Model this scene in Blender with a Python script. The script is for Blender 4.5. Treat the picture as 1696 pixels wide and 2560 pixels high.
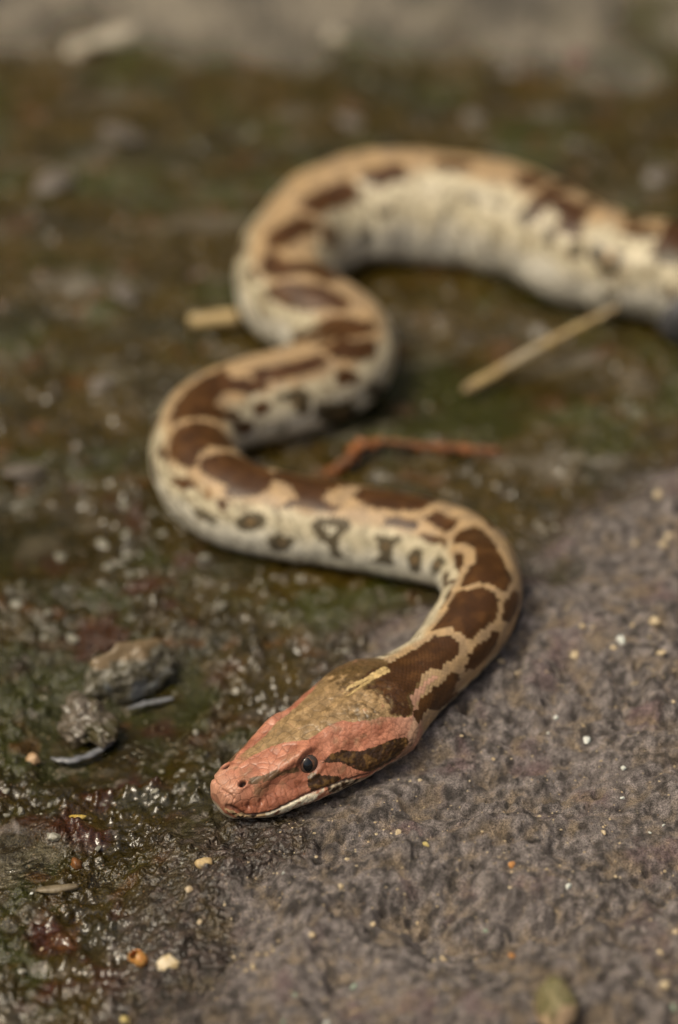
import bpy, bmesh, math, random
import numpy as np

scene = bpy.context.scene
for o in list(bpy.data.objects):
    bpy.data.objects.remove(o)

# ---------------------------------------------------------------- camera, sky, sun, exposure
cam_data = bpy.data.cameras.new('camera')
cam_data.lens = 100.0
cam_data.sensor_fit = 'VERTICAL'
cam_data.sensor_height = 36.0
cam_data.clip_start = 0.01
cam_data.clip_end = 500.0
cam_data.dof.use_dof = True
cam_data.dof.focus_distance = 0.756
cam_data.dof.aperture_fstop = 4.4
cam = bpy.data.objects.new('camera', cam_data)
scene.collection.objects.link(cam)
cam.location = (0.0, 0.0, 0.518)
cam.rotation_euler = (math.radians(90 - 36.0), 0.0, 0.0)
scene.camera = cam

SUN_EL, SUN_AZ = math.radians(60), math.radians(238)          # azimuth clockwise from +Y
world = bpy.data.worlds.new('World')
scene.world = world
world.use_nodes = True
wn = world.node_tree
sky = wn.nodes.new('ShaderNodeTexSky')
sky.sky_type = 'NISHITA'
sky.sun_disc = False
sky.sun_elevation = SUN_EL
sky.sun_rotation = SUN_AZ
sky.air_density = 1.0
sky.dust_density = 6.0
sky.ozone_density = 0.3
wn.nodes['Background'].inputs['Strength'].default_value = 0.1
wn.links.new(sky.outputs[0], wn.nodes['Background'].inputs['Color'])

sun_data = bpy.data.lights.new('sun', 'SUN')
sun_data.energy = 1.5
sun_data.angle = math.radians(18)
sun_data.color = (1.0, 0.95, 0.87)
sun = bpy.data.objects.new('sun', sun_data)
scene.collection.objects.link(sun)
sun.rotation_euler = (math.pi / 2 - SUN_EL, 0.0, -SUN_AZ + math.pi)
sun.location = (0, 0, 3)

scene.view_settings.view_transform = 'Standard'
scene.view_settings.look = 'None'
scene.view_settings.exposure = 0.58
scene.view_settings.gamma = 1.0
scene.view_settings.use_white_balance = True            # a camera set for shade
scene.view_settings.white_balance_temperature = 7250
scene.view_settings.white_balance_tint = 6

scene.cycles.max_bounces = 4
scene.cycles.diffuse_bounces = 2
scene.cycles.glossy_bounces = 2
scene.cycles.transparent_max_bounces = 6
scene.cycles.caustics_reflective = False
scene.cycles.caustics_refractive = False

# ---------------------------------------------------------------- ground shape and snake shape (numpy)
def sstep(a, b, x):
    t = np.clip((x - a) / (b - a), 0, 1)
    return t * t * (3 - 2 * t)

# edge of the dry rock slab (x, y); the slab lies to the right of / in front of this line
EDGE = np.array([(-0.075, 0.40), (-0.0488, 0.4967), (-0.0396, 0.5328), (-0.0325, 0.5523), (-0.0168, 0.5743), (-0.0005, 0.6141),
                 (0.0082, 0.6393), (0.0190, 0.6520),
                 (0.0273, 0.6564), (0.0465, 0.6681), (0.0574, 0.6726), (0.0683, 0.6676), (0.0745, 0.6789), (0.0692, 0.6900), (0.0786, 0.7033), (0.0931, 0.7148), (0.1063, 0.7288), (0.25, 0.83)])

def edge_sd(x, y):
    """signed distance to the slab edge, positive on the slab"""
    best = np.full(np.shape(x), 1e9); sign = np.ones(np.shape(x))
    for (ax, ay), (bx, by) in zip(EDGE[:-1], EDGE[1:]):
        dx, dy = bx - ax, by - ay
        t = np.clip(((x - ax) * dx + (y - ay) * dy) / (dx * dx + dy * dy), 0, 1)
        qx, qy = x - (ax + t * dx), y - (ay + t * dy)
        d = np.hypot(qx, qy)
        c = qx * dy - qy * dx
        m = d < best
        best = np.where(m, d, best); sign = np.where(m, np.sign(c), sign)
    return best * sign

def macro(x, y):
    sd = edge_sd(x, y)
    wd = np.interp(y, [0.60, 0.67], [0.030, 0.013])
    h = 0.011 * sstep(-wd, wd, sd) + 0.004 * sstep(0.02, 0.12, sd)
    return h

def smooth_path(P, n, sigma):
    seg = np.r_[0, np.cumsum(np.hypot(np.diff(P[:, 0]), np.diff(P[:, 1])))]
    s = np.linspace(0, seg[-1], n)
    Q = np.stack([np.interp(s, seg, P[:, k]) for k in range(P.shape[1])], 1)
    k = int(3 * sigma / (s[1] - s[0])) + 1
    w = np.exp(-0.5 * (np.arange(-k, k + 1) * (s[1] - s[0]) / sigma) ** 2); w /= w.sum()
    pad0 = 2 * Q[0] - Q[1:k + 1][::-1]; pad1 = 2 * Q[-1] - Q[-k - 1:-1][::-1]
    R = np.concatenate([pad0, Q, pad1])
    return np.stack([np.convolve(R[:, j], w, 'valid') for j in range(P.shape[1])], 1)

# head sections, millimetres from the snout: top mid, top, brow ridge, side, lip, chin side, chin mid
HEAD = {
    0.0: [(0, 8.0), (1.0, 7.9), (1.7, 7.5), (2.1, 6.5), (1.7, 5.2), (1, 4.4), (0, 4.2)],
    0.8: [(0, 9.8), (2.2, 9.7), (3.5, 8.9), (4.0, 6.8), (4.0, 4.0), (2.4, 2.6), (0, 2.3)],
    2.5: [(0, 11.1), (2.6, 11.0), (4.5, 10.3), (5.4, 7.4), (6.1, 3.6), (3.8, 1.3), (0, .9)],
    6.0: [(0, 12.2), (2.9, 12.1), (5.3, 11.3), (6.9, 7.8), (8.2, 3.4), (5.6, .8), (0, .3)],
    12.: [(0, 13.8), (3.4, 13.6), (6.3, 12.7), (8.5, 8.4), (10.9, 3.6), (8.2, .4), (0, 0)],
    19.: [(0, 15.6), (3.8, 15.3), (7.2, 14.3), (9.8, 9.4), (12.7, 4.0), (9.8, .4), (0, 0)],
    25.: [(0, 17.0), (4.3, 16.7), (8.0, 15.2), (11.3, 10.4), (13.9, 4.5), (11.0, .5), (0, 0)],
    32.: [(0, 18.2), (5.0, 17.8), (9.2, 15.9), (12.9, 11.0), (15.2, 5.0), (11.8, .6), (0, 0)],
    40.: [(0, 19.2), (5.9, 18.6), (10.6, 16.2), (14.5, 11.2), (16.3, 5.4), (12.4, .8), (0, 0)],
    47.: [(0, 19.9), (6.6, 19.1), (11.6, 16.3), (15.8, 11.2), (16.6, 5.8), (12.2, 1), (0, 0)],
    52.5: [(0, 20.2), (6.7, 19.3), (11.8, 16.3), (16.2, 11.2), (16.6, 5.8), (11.8, 1), (0, 0)],
    58.0: [(0, 19.6), (5.9, 18.6), (10.2, 15.6), (13.4, 10.8), (13.2, 5.6), (9, 1.1), (0, 0)],
    64.5: [(0, 18.6), (5.3, 17.5), (9.2, 14.6), (10.9, 10.0), (10.3, 5.2), (6.6, 1.3), (0, 0)],
}
HEAD_LEN = 0.074

def body_ctrl(r):
    a = np.radians([0, 30, 60, 90, 120, 150, 180])
    z = r * (0.93 + np.cos(a)); z = np.where(a > 1.7, np.maximum(z, 0.0) * 0.97, z)
    w = r * np.sin(a) ** 0.92
    return np.stack([w, z], 1)

def snake_rings(s, m):
    """rings at arc lengths s (metres from the snout) with m points each; v in -1..1 runs right belly, back, left belly"""
    dense = smooth_path(PATH, 6000, 0.006)
    arc = np.r_[0, np.cumsum(np.hypot(np.diff(dense[:, 0]), np.diff(dense[:, 1])))]
    X, Y, R = [np.interp(s, arc, dense[:, k]) for k in range(3)]
    tx, ty = np.gradient(dense[:, 0], arc), np.gradient(dense[:, 1], arc)
    tx, ty = np.interp(s, arc, tx), np.interp(s, arc, ty)
    n = np.hypot(tx, ty); tx, ty = tx / n, ty / n
    # left-hand side of the animal: it faces the snout, i.e. along -t
    lx, ly = ty, -tx
    ht = sorted(HEAD)
    ctrl = np.zeros((len(s), 7, 2))
    rr = np.array([body_ctrl(1.0)])
    ctrl[:] = rr * R[:, None, None]
    T = np.array(ht + [HEAD_LEN * 1000]); hd = np.array([HEAD[k] for k in ht]) / 1000
    hd = np.concatenate([hd, body_ctrl(np.interp(HEAD_LEN, arc, dense[:, 2]))[None]])
    mk = s < HEAD_LEN
    for k in range(7):
        for c in range(2):
            ctrl[mk, k, c] = pchip(T / 1000, hd[:, k, c], s[mk])
    full = np.concatenate([ctrl[:, ::-1] * [-1, 1], ctrl[:, 1:]], 1)       # 13 points, right belly .. top .. left belly
    full[:, 12] = ctrl[:, 6]; full[:, 0] = ctrl[:, 6]
    v = np.linspace(-1, 1, m + 1)[:-1]
    q = (v + 1) * 6; i = np.floor(q).astype(int); f = (q - i)[None, :, None]
    per = lambda j: full[:, np.mod(j, 12)]
    p0, p1, p2, p3 = per(i - 1), per(i), per(i + 1), per(i + 2)
    S = 0.5 * (2 * p1 + (p2 - p0) * f + (2 * p0 - 5 * p1 + 4 * p2 - p3) * f * f + (3 * p1 - p0 - 3 * p2 + p3) * f ** 3)
    base = smooth1(macro(X, Y), s, 0.012) + np.interp(s, LIFT[0], LIFT[1])
    V = np.empty((len(s), m, 3))
    V[..., 0] = X[:, None] + lx[:, None] * S[..., 0]
    V[..., 1] = Y[:, None] + ly[:, None] * S[..., 0]
    V[..., 2] = base[:, None] + S[..., 1]
    return V, v, S, R

LIFT = ([0, .03, .07, .1, .2, 9], [.0005, .0, -.0005, -.0008, -.001, -.001])

def smooth1(z, s, sig):
    d = np.linspace(s[0], s[-1], 4000); zz = np.interp(d, s, z); h = d[1] - d[0]; k = int(3 * sig / h) + 1
    w = np.exp(-0.5 * (np.arange(-k, k + 1) * h / sig) ** 2); w /= w.sum()
    return np.interp(s, d, np.convolve(np.pad(zz, k, 'edge'), w, 'valid'))

def pchip(x, y, xi):
    h = np.diff(x); dl = np.diff(y) / h; d = np.zeros_like(y)
    for k in range(1, len(x) - 1):
        if dl[k - 1] * dl[k] > 0:
            w1, w2 = 2 * h[k] + h[k - 1], h[k] + 2 * h[k - 1]
            d[k] = (w1 + w2) / (w1 / dl[k - 1] + w2 / dl[k])
    d[0], d[-1] = dl[0], dl[-1]
    i = np.clip(np.searchsorted(x, xi) - 1, 0, len(x) - 2); t = (xi - x[i]) / h[i]
    return ((2 * t ** 3 - 3 * t ** 2 + 1) * y[i] + (t ** 3 - 2 * t ** 2 + t) * h[i] * d[i]
            + (-2 * t ** 3 + 3 * t ** 2) * y[i + 1] + (t ** 3 - t ** 2) * h[i] * d[i + 1])
PATH = np.array([(-0.0326, 0.5685, 0.0118), (-0.0161, 0.5798, 0.0118), (0.0004, 0.5911, 0.0118), (0.0103, 0.5979, 0.0118), (0.0191, 0.6040, 0.0090), (0.0280, 0.6153, 0.0096), (0.0349, 0.6265, 0.0107), (0.0403, 0.6383, 0.0113), (0.0415, 0.6523, 0.0117), (0.0385, 0.6751, 0.0121), (0.0289, 0.6826, 0.0124), (0.0135, 0.6877, 0.0125), (-0.0022, 0.6921, 0.0126), (-0.0179, 0.6959, 0.0128), (-0.0326, 0.7011, 0.0133), (-0.0428, 0.7132, 0.0137), (-0.0459, 0.7284, 0.0138), (-0.0441, 0.7454, 0.0134), (-0.0349, 0.7548, 0.0135), (-0.0215, 0.7596, 0.0141), (-0.0088, 0.7657, 0.0141), (0.0013, 0.7733, 0.0136), (0.0063, 0.7843, 0.0136), (0.0032, 0.7966, 0.0146), (-0.0064, 0.8049, 0.0152), (-0.0165, 0.8138, 0.0160), (-0.0201, 0.8275, 0.0163), (-0.0168, 0.8452, 0.0168), (-0.0095, 0.8613, 0.0176), (0.0031, 0.8711, 0.0184), (0.0172, 0.8736, 0.0192), (0.0326, 0.8729, 0.0194), (0.0494, 0.8693, 0.0192), (0.0658, 0.8597, 0.0182), (0.0815, 0.8441, 0.0175), (0.0973, 0.8353, 0.0173), (0.1158, 0.8288, 0.0171), (0.1489, 0.8174, 0.0168), (0.1798, 0.8010, 0.0163), (0.2077, 0.7799, 0.0155), (0.2320, 0.7547, 0.0147), (0.2521, 0.7261, 0.0137), (0.2674, 0.6946, 0.0127), (0.2777, 0.6611, 0.0115), (0.2825, 0.6265, 0.0102), (0.2819, 0.5915, 0.0089), (0.2759, 0.5570, 0.0075), (0.2645, 0.5239, 0.0060), (0.2480, 0.4930, 0.0045), (0.2270, 0.4651, 0.0029), (0.2018, 0.4408, 0.0015)])
PATTERN = [
    ('D', [(403.7, 0.069), (419, 0.118), (422.5, 0.181), (416.6, 0.222), (404.4, 0.167)]),
    ('D', [(381.6, -0.049), (388.8, 0.062), (390.6, 0.132), (385.7, 0.146), (377.1, 0.035), (377.4, -0.042)]),
    ('D', [(367, -0.097), (367, -0.028), (362.8, -0.021), (360.4, 0.097), (366, 0.278), (352.8, 0.09), (353.1, 0), (358, -0.014), (360.8, -0.104), (363.5, -0.132)]),
    ('D', [(356.3, -0.243), (353.8, -0.153), (346.9, -0.083), (339.6, -0.056), (337.9, -0.111), (345.2, -0.215), (350.7, -0.257)]),
    ('D', [(342.1, -0.382), (331.7, -0.236), (327.2, -0.056), (327.2, 0.083), (323, 0.042), (318.1, -0.049), (311.9, -0.083), (338.9, -0.417)]),
    ('D', [(308.1, 0.062), (313.3, 0.056), (319.5, 0.208), (317.4, 0.257), (313.6, 0.236), (308.4, 0.153)]),
    ('D', [(305, 0.285), (308.1, 0.271), (310.9, 0.333), (309.8, 0.389), (306, 0.354)]),
    ('D', [(281.8, 0.069), (288.7, 0.083), (295.3, 0.083), (301.2, 0.097), (301.9, 0.16), (297, 0.194), (289.7, 0.194), (284.5, 0.16)]),
    ('D', [(394, 0.243), (397.9, 0.306), (393, 0.375), (387.8, 0.299)]),
    ('D', [(432.5, 0.111), (444.3, 0.076), (445.7, 0.153), (437.7, 0.181)]),
    ('S', [(428, 0.5), (426.6, 0.528), (423.8, 0.535), (421.1, 0.514), (419.7, 0.479), (420.7, 0.451), (423.5, 0.451), (426.6, 0.472)]),
    ('S', [(440.8, 0.368), (439.8, 0.389), (437.7, 0.396), (435.3, 0.382), (434.6, 0.361), (435.6, 0.34), (438.1, 0.333), (440.1, 0.347)]),
    ('S', [(480.7, 0.229), (480.7, 0.25), (478.9, 0.264), (476.9, 0.264), (475.5, 0.25), (475.8, 0.229), (477.6, 0.215), (479.6, 0.215)]),
    ('S', [(491.1, 0.215), (491.1, 0.236), (490, 0.25), (488.3, 0.25), (487.3, 0.236), (487.3, 0.215), (488.3, 0.201), (490, 0.201)]),
    ('S', [(504.2, 0.229), (504.6, 0.257), (503.6, 0.278), (501.8, 0.278), (500.1, 0.257), (499.7, 0.229), (500.8, 0.208), (502.5, 0.208)]),
    ('S', [(514.3, 0.271), (514.6, 0.306), (514, 0.319), (512.9, 0.319), (511.9, 0.292), (511.5, 0.264), (512.2, 0.243), (513.6, 0.25)]),
    ('S', [(523.7, 0.292), (524, 0.326), (523, 0.354), (521.6, 0.34), (520.9, 0.312), (520.5, 0.271), (521.6, 0.25), (523, 0.264)]),
    ('S', [(527.8, 0.243), (534.1, 0.264), (535.4, 0.354), (532.3, 0.417), (529.2, 0.326)]),
    ('O', [(534.1, 0.278), (534.1, 0.299), (533, 0.319), (532, 0.312), (531.3, 0.292), (531.3, 0.264), (532.3, 0.25), (533.4, 0.25)]),
    ('S', [(554.5, 0.201), (554.2, 0.243), (552.1, 0.264), (550, 0.257), (548.6, 0.222), (549.3, 0.188), (551, 0.167), (553.1, 0.174)]),
    ('D', [(514.3, 0.021), (514.6, 0.056), (513.6, 0.09), (511.5, 0.09), (509.8, 0.076), (509.1, 0.035), (509.8, 0), (511.9, -0.007)]),
    ('D', [(543.1, 0.049), (542.4, 0.083), (540.3, 0.104), (537.9, 0.104), (536.5, 0.083), (536.8, 0.056), (538.9, 0.028), (541.7, 0.028)]),
    ('D', [(495.9, -0.062), (496.6, -0.021), (495.2, 0.021), (492.8, 0.035), (491.1, 0.021), (490.7, -0.021), (491.8, -0.062), (493.9, -0.083)]),
    ('D', [(469.9, 0.035), (468.9, 0.062), (465.8, 0.083), (462.3, 0.083), (460.9, 0.062), (462, 0.035), (465.1, 0.021), (468.2, 0.014)]),
    ('S', [(535.8, 0.514), (535.4, 0.549), (534.4, 0.562), (533.4, 0.556), (533, 0.535), (533.4, 0.5), (534.4, 0.486), (535.4, 0.493)]),
    ('S', [(287.3, 0.319), (293.9, 0.312), (294.9, 0.431), (292.2, 0.493), (290.1, 0.382)]),
    ('O', [(292.5, 0.403), (292.2, 0.424), (291.5, 0.424), (290.4, 0.41), (290.4, 0.389), (290.8, 0.375), (291.8, 0.368), (292.5, 0.382)]),
    ('D', [(282.4, 0.382), (281.4, 0.403), (279.3, 0.403), (276.9, 0.382), (276.2, 0.347), (277.6, 0.326), (280, 0.326), (281.8, 0.347)]),
    ('D', [(272.4, 0.486), (270.7, 0.507), (265.1, 0.493), (254.7, 0.424), (253.7, 0.382), (259.9, 0.396), (267.2, 0.417), (271, 0.444)]),
    ('S', [(298.7, 0.458), (307.1, 0.528), (309.8, 0.729), (304.3, 0.743), (298.7, 0.576)]),
    ('O', [(306, 0.597), (305.7, 0.618), (304.3, 0.611), (302.9, 0.583), (302.2, 0.556), (302.5, 0.535), (303.9, 0.542), (305.3, 0.569)]),
    ('S', [(319.9, 0.639), (318.5, 0.653), (317.4, 0.667), (314.7, 0.583), (313.6, 0.507), (314.3, 0.465), (316.1, 0.479), (317.8, 0.535)]),
    ('D', [(247.1, -0.104), (254, -0.09), (261.7, -0.062), (271.4, -0.028), (269.6, 0.056), (278.3, 0.167), (278.6, 0.215), (272, 0.208), (263.4, 0.125), (257.1, 0.132), (256.1, 0.194), (266.5, 0.306), (256.1, 0.299), (248.5, 0.153), (247.8, 0.028), (247.8, -0.056)]),
    ('D', [(235, -0.167), (238.4, -0.104), (240.2, 0.007), (239.5, 0.125), (236.7, 0.201), (233.6, 0.306), (226, 0.097), (228.7, 0.007), (227.3, -0.056), (225.3, -0.125), (227.7, -0.167), (231.8, -0.194)]),
    ('D', [(221.1, -0.125), (221.8, -0.056), (220.8, 0.042), (217.3, 0.146), (210.4, 0.153), (204.1, 0.028), (204.1, -0.09), (205.2, -0.146), (211.7, -0.201), (213.8, -0.132), (217.6, -0.139)]),
    ('D', [(201, 0.083), (197.5, 0.16), (190.6, 0.125), (183, 0.16), (176.1, 0.16), (181.2, 0.069), (185.1, -0.028), (185.4, -0.104), (180.9, -0.118), (181.2, -0.16), (192, -0.174), (198.6, -0.208), (195.1, -0.174), (192, -0.104), (193, -0.042), (198.2, -0.007)]),
    ('D', [(174.3, -0.035), (173.3, 0.125), (167.7, 0.16), (159.8, 0.16), (153.5, 0.167), (155.6, -0.021), (161.5, -0.069), (167.7, -0.083)]),
    ('D', [(275.9, 0.354), (280, 0.319), (282.8, 0.368), (280.4, 0.41), (276.6, 0.403)]),
    ('D', [(252.6, 0.354), (271, 0.451), (271.7, 0.514), (264.1, 0.514), (250.6, 0.382)]),
    ('D', [(227, -0.326), (222.1, -0.25), (219.7, -0.278), (222.5, -0.34), (226, -0.361)]),
    ('M', [(217.6, -0.271), (216.6, -0.215), (214.5, -0.25), (215.9, -0.306)]),
    ('D', [(213.1, -0.319), (210.7, -0.278), (210.7, -0.326), (212.1, -0.354)]),
    ('D', [(164.3, -0.181), (160.5, -0.139), (154.9, -0.16), (153.9, -0.215), (159.4, -0.229), (163.6, -0.215)]),
    ('D', [(151.8, -0.097), (149.7, -0.014), (144.2, -0.042), (141.4, -0.014), (137.9, -0.132), (140.4, -0.167), (149.7, -0.132)]),
    ('D', [(151.4, -0.257), (148.7, -0.222), (131.7, -0.236), (129.6, -0.264), (145.2, -0.292)]),
    ('D', [(119.9, -0.222), (117.8, -0.146), (111.9, -0.139), (106, -0.174), (111.2, -0.229)]),
    ('S', [(219, -0.431), (216.3, -0.41), (213.1, -0.438), (213.8, -0.486), (217.3, -0.493)]),
    ('S', [(207.6, -0.417), (205.5, -0.333), (202.4, -0.306), (200, -0.347), (202.4, -0.417), (205.9, -0.458)]),
    ('O', [(203.1, -0.375), (203.4, -0.396), (204.1, -0.41), (205.2, -0.41), (205.5, -0.389), (205.2, -0.375), (204.5, -0.361), (203.4, -0.361)]),
    ('S', [(198.2, -0.479), (195.8, -0.444), (192, -0.472), (193, -0.556), (196.8, -0.604), (198.2, -0.556)]),
    ('O', [(194.1, -0.493), (194.4, -0.514), (194.8, -0.521), (195.5, -0.521), (195.5, -0.5), (195.5, -0.486), (194.8, -0.472), (194.4, -0.479)]),
    ('S', [(185.8, -0.333), (184.4, -0.278), (177.1, -0.25), (175, -0.299), (177.8, -0.396), (178.1, -0.458), (175, -0.542), (178.8, -0.556), (181.2, -0.451), (183.7, -0.396)]),
    ('W', [(182.6, -0.319), (178.8, -0.299), (179.9, -0.389)]),
    ('S', [(186.4, -0.715), (187.1, -0.757), (187.5, -0.75), (188.2, -0.75), (188.5, -0.743), (188.2, -0.701), (187.1, -0.681), (186.4, -0.681)]),
    ('S', [(166.3, -0.347), (164.6, -0.312), (163.2, -0.34), (158.4, -0.306), (160.5, -0.368), (160.8, -0.444), (160.1, -0.528), (162.9, -0.528), (167.4, -0.528), (163.9, -0.472), (165, -0.403)]),
    ('O', [(161.8, -0.382), (161.8, -0.403), (162.5, -0.41), (163.2, -0.403), (163.6, -0.389), (163.2, -0.368), (162.9, -0.354), (162.2, -0.361)]),
    ('S', [(154.2, -0.417), (152.1, -0.375), (148, -0.382), (148, -0.562), (152.5, -0.569), (153.9, -0.479)]),
    ('O', [(149.7, -0.451), (150.1, -0.479), (151.1, -0.493), (151.8, -0.486), (152.1, -0.458), (152.1, -0.438), (151.4, -0.424), (150.4, -0.431)]),
    ('S', [(133.8, -0.444), (127.9, -0.347), (119.2, -0.319), (123.4, -0.458), (134.8, -0.632), (134.8, -0.521)]),
    ('O', [(124.8, -0.403), (124.8, -0.424), (126.5, -0.444), (128.9, -0.458), (130, -0.451), (130, -0.431), (128.6, -0.41), (126.5, -0.396)]),
    ('S', [(287.3, 0.312), (291.8, 0.34), (295.3, 0.34), (293.9, 0.514), (292.2, 0.465), (290.8, 0.354)]),
    ('S', [(300.1, 0.5), (306.7, 0.542), (310.9, 0.722), (306.4, 0.743), (301.5, 0.625)]),
    ('O', [(306.7, 0.625), (306.4, 0.639), (305, 0.625), (303.6, 0.604), (302.9, 0.576), (303.2, 0.562), (304.6, 0.569), (306, 0.597)]),
    ('S', [(288, 0.618), (287.6, 0.639), (286.6, 0.632), (285.6, 0.618), (285.2, 0.597), (285.6, 0.576), (286.6, 0.576), (287.3, 0.583)]),
    ('D', [(129.3, -0.167), (132.4, -0.125), (133.4, -0.056), (133.8, 0.028), (130.3, 0.076), (124.4, 0.097), (117.5, 0.111), (113.3, 0.167), (110.2, 0.201), (108.1, 0.257), (101.9, 0.215), (101.9, 0.174), (101.9, 0.104), (101.5, 0.035), (100.5, -0.028), (98, -0.104), (102.2, -0.118), (106.7, -0.097), (110.9, -0.056), (115.1, -0.049), (119.2, -0.056), (123.4, -0.097), (124.8, -0.132), (125.8, -0.174)]),
    ('D', [(94.8, -0.09), (96.4, -0.014), (98.6, 0.056), (98.6, 0.139), (97.2, 0.222), (95.8, 0.25), (92.6, 0.285), (89.8, 0.257), (87.4, 0.264), (85.8, 0.236), (83.2, 0.236), (82, 0.201), (81.4, 0.153), (81, 0.097), (81.2, 0.035), (80, 0.007), (78.4, -0.076), (82.6, -0.09), (88, -0.097), (92.6, -0.111)]),
    ('D', [(75.2, -0.035), (76.6, 0.021), (78, 0.083), (78.2, 0.139), (77.6, 0.215), (76.8, 0.25), (73.7, 0.243), (70.1, 0.236), (68.3, 0.243), (66.7, 0.236), (66.3, 0.194), (64.1, 0.188), (62.7, 0.188), (61.5, 0.229), (59.7, 0.229), (57.5, 0.264), (55.7, 0.264), (54.3, 0.285), (53.7, 0.34), (53.7, 0.382), (51.3, 0.396), (47.3, 0.375), (44.7, 0.306), (44.1, 0.194), (44.1, 0.056), (44.1, -0.042), (46.7, -0.09), (50.9, -0.056), (56.5, -0.042), (63.7, -0.083)]),
    ('D', [(98.4, 0.278), (102.2, 0.292), (106, 0.333), (106.7, 0.41), (105, 0.472), (100.5, 0.451), (96.8, 0.431), (94.6, 0.361), (96.4, 0.319)]),
    ('D', [(82.4, 0.312), (84.2, 0.347), (87.6, 0.361), (89.6, 0.333), (91.8, 0.41), (90.6, 0.465), (88, 0.486), (84.6, 0.514), (80.2, 0.5), (76.6, 0.444), (76.6, 0.389), (78.6, 0.382), (77.4, 0.312), (80.2, 0.333)]),
    ('D', [(54.3, 0.389), (57.1, 0.403), (58.1, 0.368), (61.1, 0.368), (62.5, 0.333), (65.1, 0.354), (68.3, 0.354), (70.1, 0.333), (71.7, 0.347), (73.7, 0.403), (72.9, 0.451), (71.3, 0.486), (70.1, 0.562), (74.1, 0.653), (67.9, 0.646), (64.5, 0.618), (61.1, 0.514), (58.7, 0.472), (56.3, 0.479), (54.3, 0.486), (53.9, 0.431)]),
    ('D', [(101.5, -0.194), (97, -0.208), (90.2, -0.188), (87.2, -0.194), (87, -0.16), (89.8, -0.153), (95.8, -0.174), (100.5, -0.181)]),
    ('P', [(57.5, 0.285), (60.7, 0.264), (63.9, 0.236), (66.5, 0.271), (65.3, 0.299), (62.3, 0.299), (60.1, 0.34), (57.7, 0.354), (55.3, 0.368), (55.1, 0.34), (55.5, 0.285)]),
    ('H', [(8.2, -0.194), (12.2, -0.215), (16.8, -0.181), (23, -0.236), (27.7, -0.222), (30.3, -0.222), (36.5, -0.257), (40.3, -0.354), (45.7, -0.354), (49.1, -0.222), (53.7, -0.069), (60.9, 0.042), (59.1, 0.257), (53.3, 0.41), (49.9, 0.375), (45.3, 0.326), (41.9, 0.312), (37.7, 0.264), (35.9, 0.208), (33.9, 0.201), (31.7, 0.194), (28.1, 0.215), (25.5, 0.215), (22, 0.125), (19.4, 0.049), (15.8, -0.014), (12.2, -0.062), (8.6, -0.062)]),
    ('B', [(44.3, -0.361), (49.1, -0.222), (53.7, -0.069), (65.5, -0.007), (60.3, 0.278), (53.7, 0.403), (49.7, 0.368), (48.9, 0.278), (49.1, 0.181), (47.3, 0.097), (45.1, 0.035), (42.1, 0), (40.9, -0.069), (42.3, -0.167)]),
    ('B', [(38.3, 0.09), (41.9, 0.083), (43.9, 0.201), (45.7, 0.299), (41.7, 0.299), (37.9, 0.257), (36.5, 0.201)]),
    ('N', [(40.5, 0.007), (42.7, 0.021), (46.7, -0.007), (50.1, -0.014), (53.5, -0.014), (56.3, 0.007), (55.5, 0.049), (51.9, 0.042), (48.7, 0.035), (45.7, 0.049), (42.9, 0.042)]),
    ('K', [(26.3, 0.465), (29.1, 0.431), (32.5, 0.438), (37.1, 0.493), (41.7, 0.5), (47.1, 0.493), (49.9, 0.521), (50.5, 0.569), (48.7, 0.611), (45.3, 0.708), (41.9, 0.708), (36.9, 0.639), (33.7, 0.583), (32.9, 0.549), (30.5, 0.5), (28.9, 0.486)]),
    ('L', [(20.4, 0.403), (17.8, 0.389), (13.8, 0.326), (11.4, 0.312), (8, 0.229), (6.6, 0.312), (9.8, 0.382), (13.2, 0.396), (16.6, 0.417), (20.4, 0.451)]),
    ('L', [(7.8, 0.347), (12.2, 0.403), (11.2, 0.479), (9, 0.507), (7.6, 0.451)]),
    ('K', [(22, 0.514), (23.4, 0.5), (25.3, 0.535), (26.7, 0.556), (29.5, 0.59), (30.3, 0.618), (28.3, 0.632), (25.7, 0.625), (23.4, 0.618), (22, 0.618), (21.6, 0.576)]),
    ('W', [(9, 0.667), (16, 0.632), (22.2, 0.625), (26.1, 0.632), (26.1, 0.688), (20.2, 0.722), (14.4, 0.729), (9.6, 0.729)]),
    ('K', [(26.1, 0.632), (31.1, 0.639), (36.3, 0.708), (35.3, 0.743), (29.3, 0.743), (26.3, 0.694)]),
    ('C', [(0.6, 0.556), (2.6, 0.618), (6.2, 0.667), (9, 0.667), (9.6, 0.722), (14.4, 0.722), (12.6, 0.736), (6.6, 0.729), (3, 0.736), (0.8, 0.618)]),
    ('T', [(50.3, 0.514), (53.7, 0.41), (54.5, 0.493), (53.3, 0.562), (49.3, 0.722), (42.3, 0.729), (40.1, 0.757), (40.1, 0.757), (41.9, 0.708), (45.9, 0.715), (48.9, 0.611), (50.5, 0.569)])]
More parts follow.
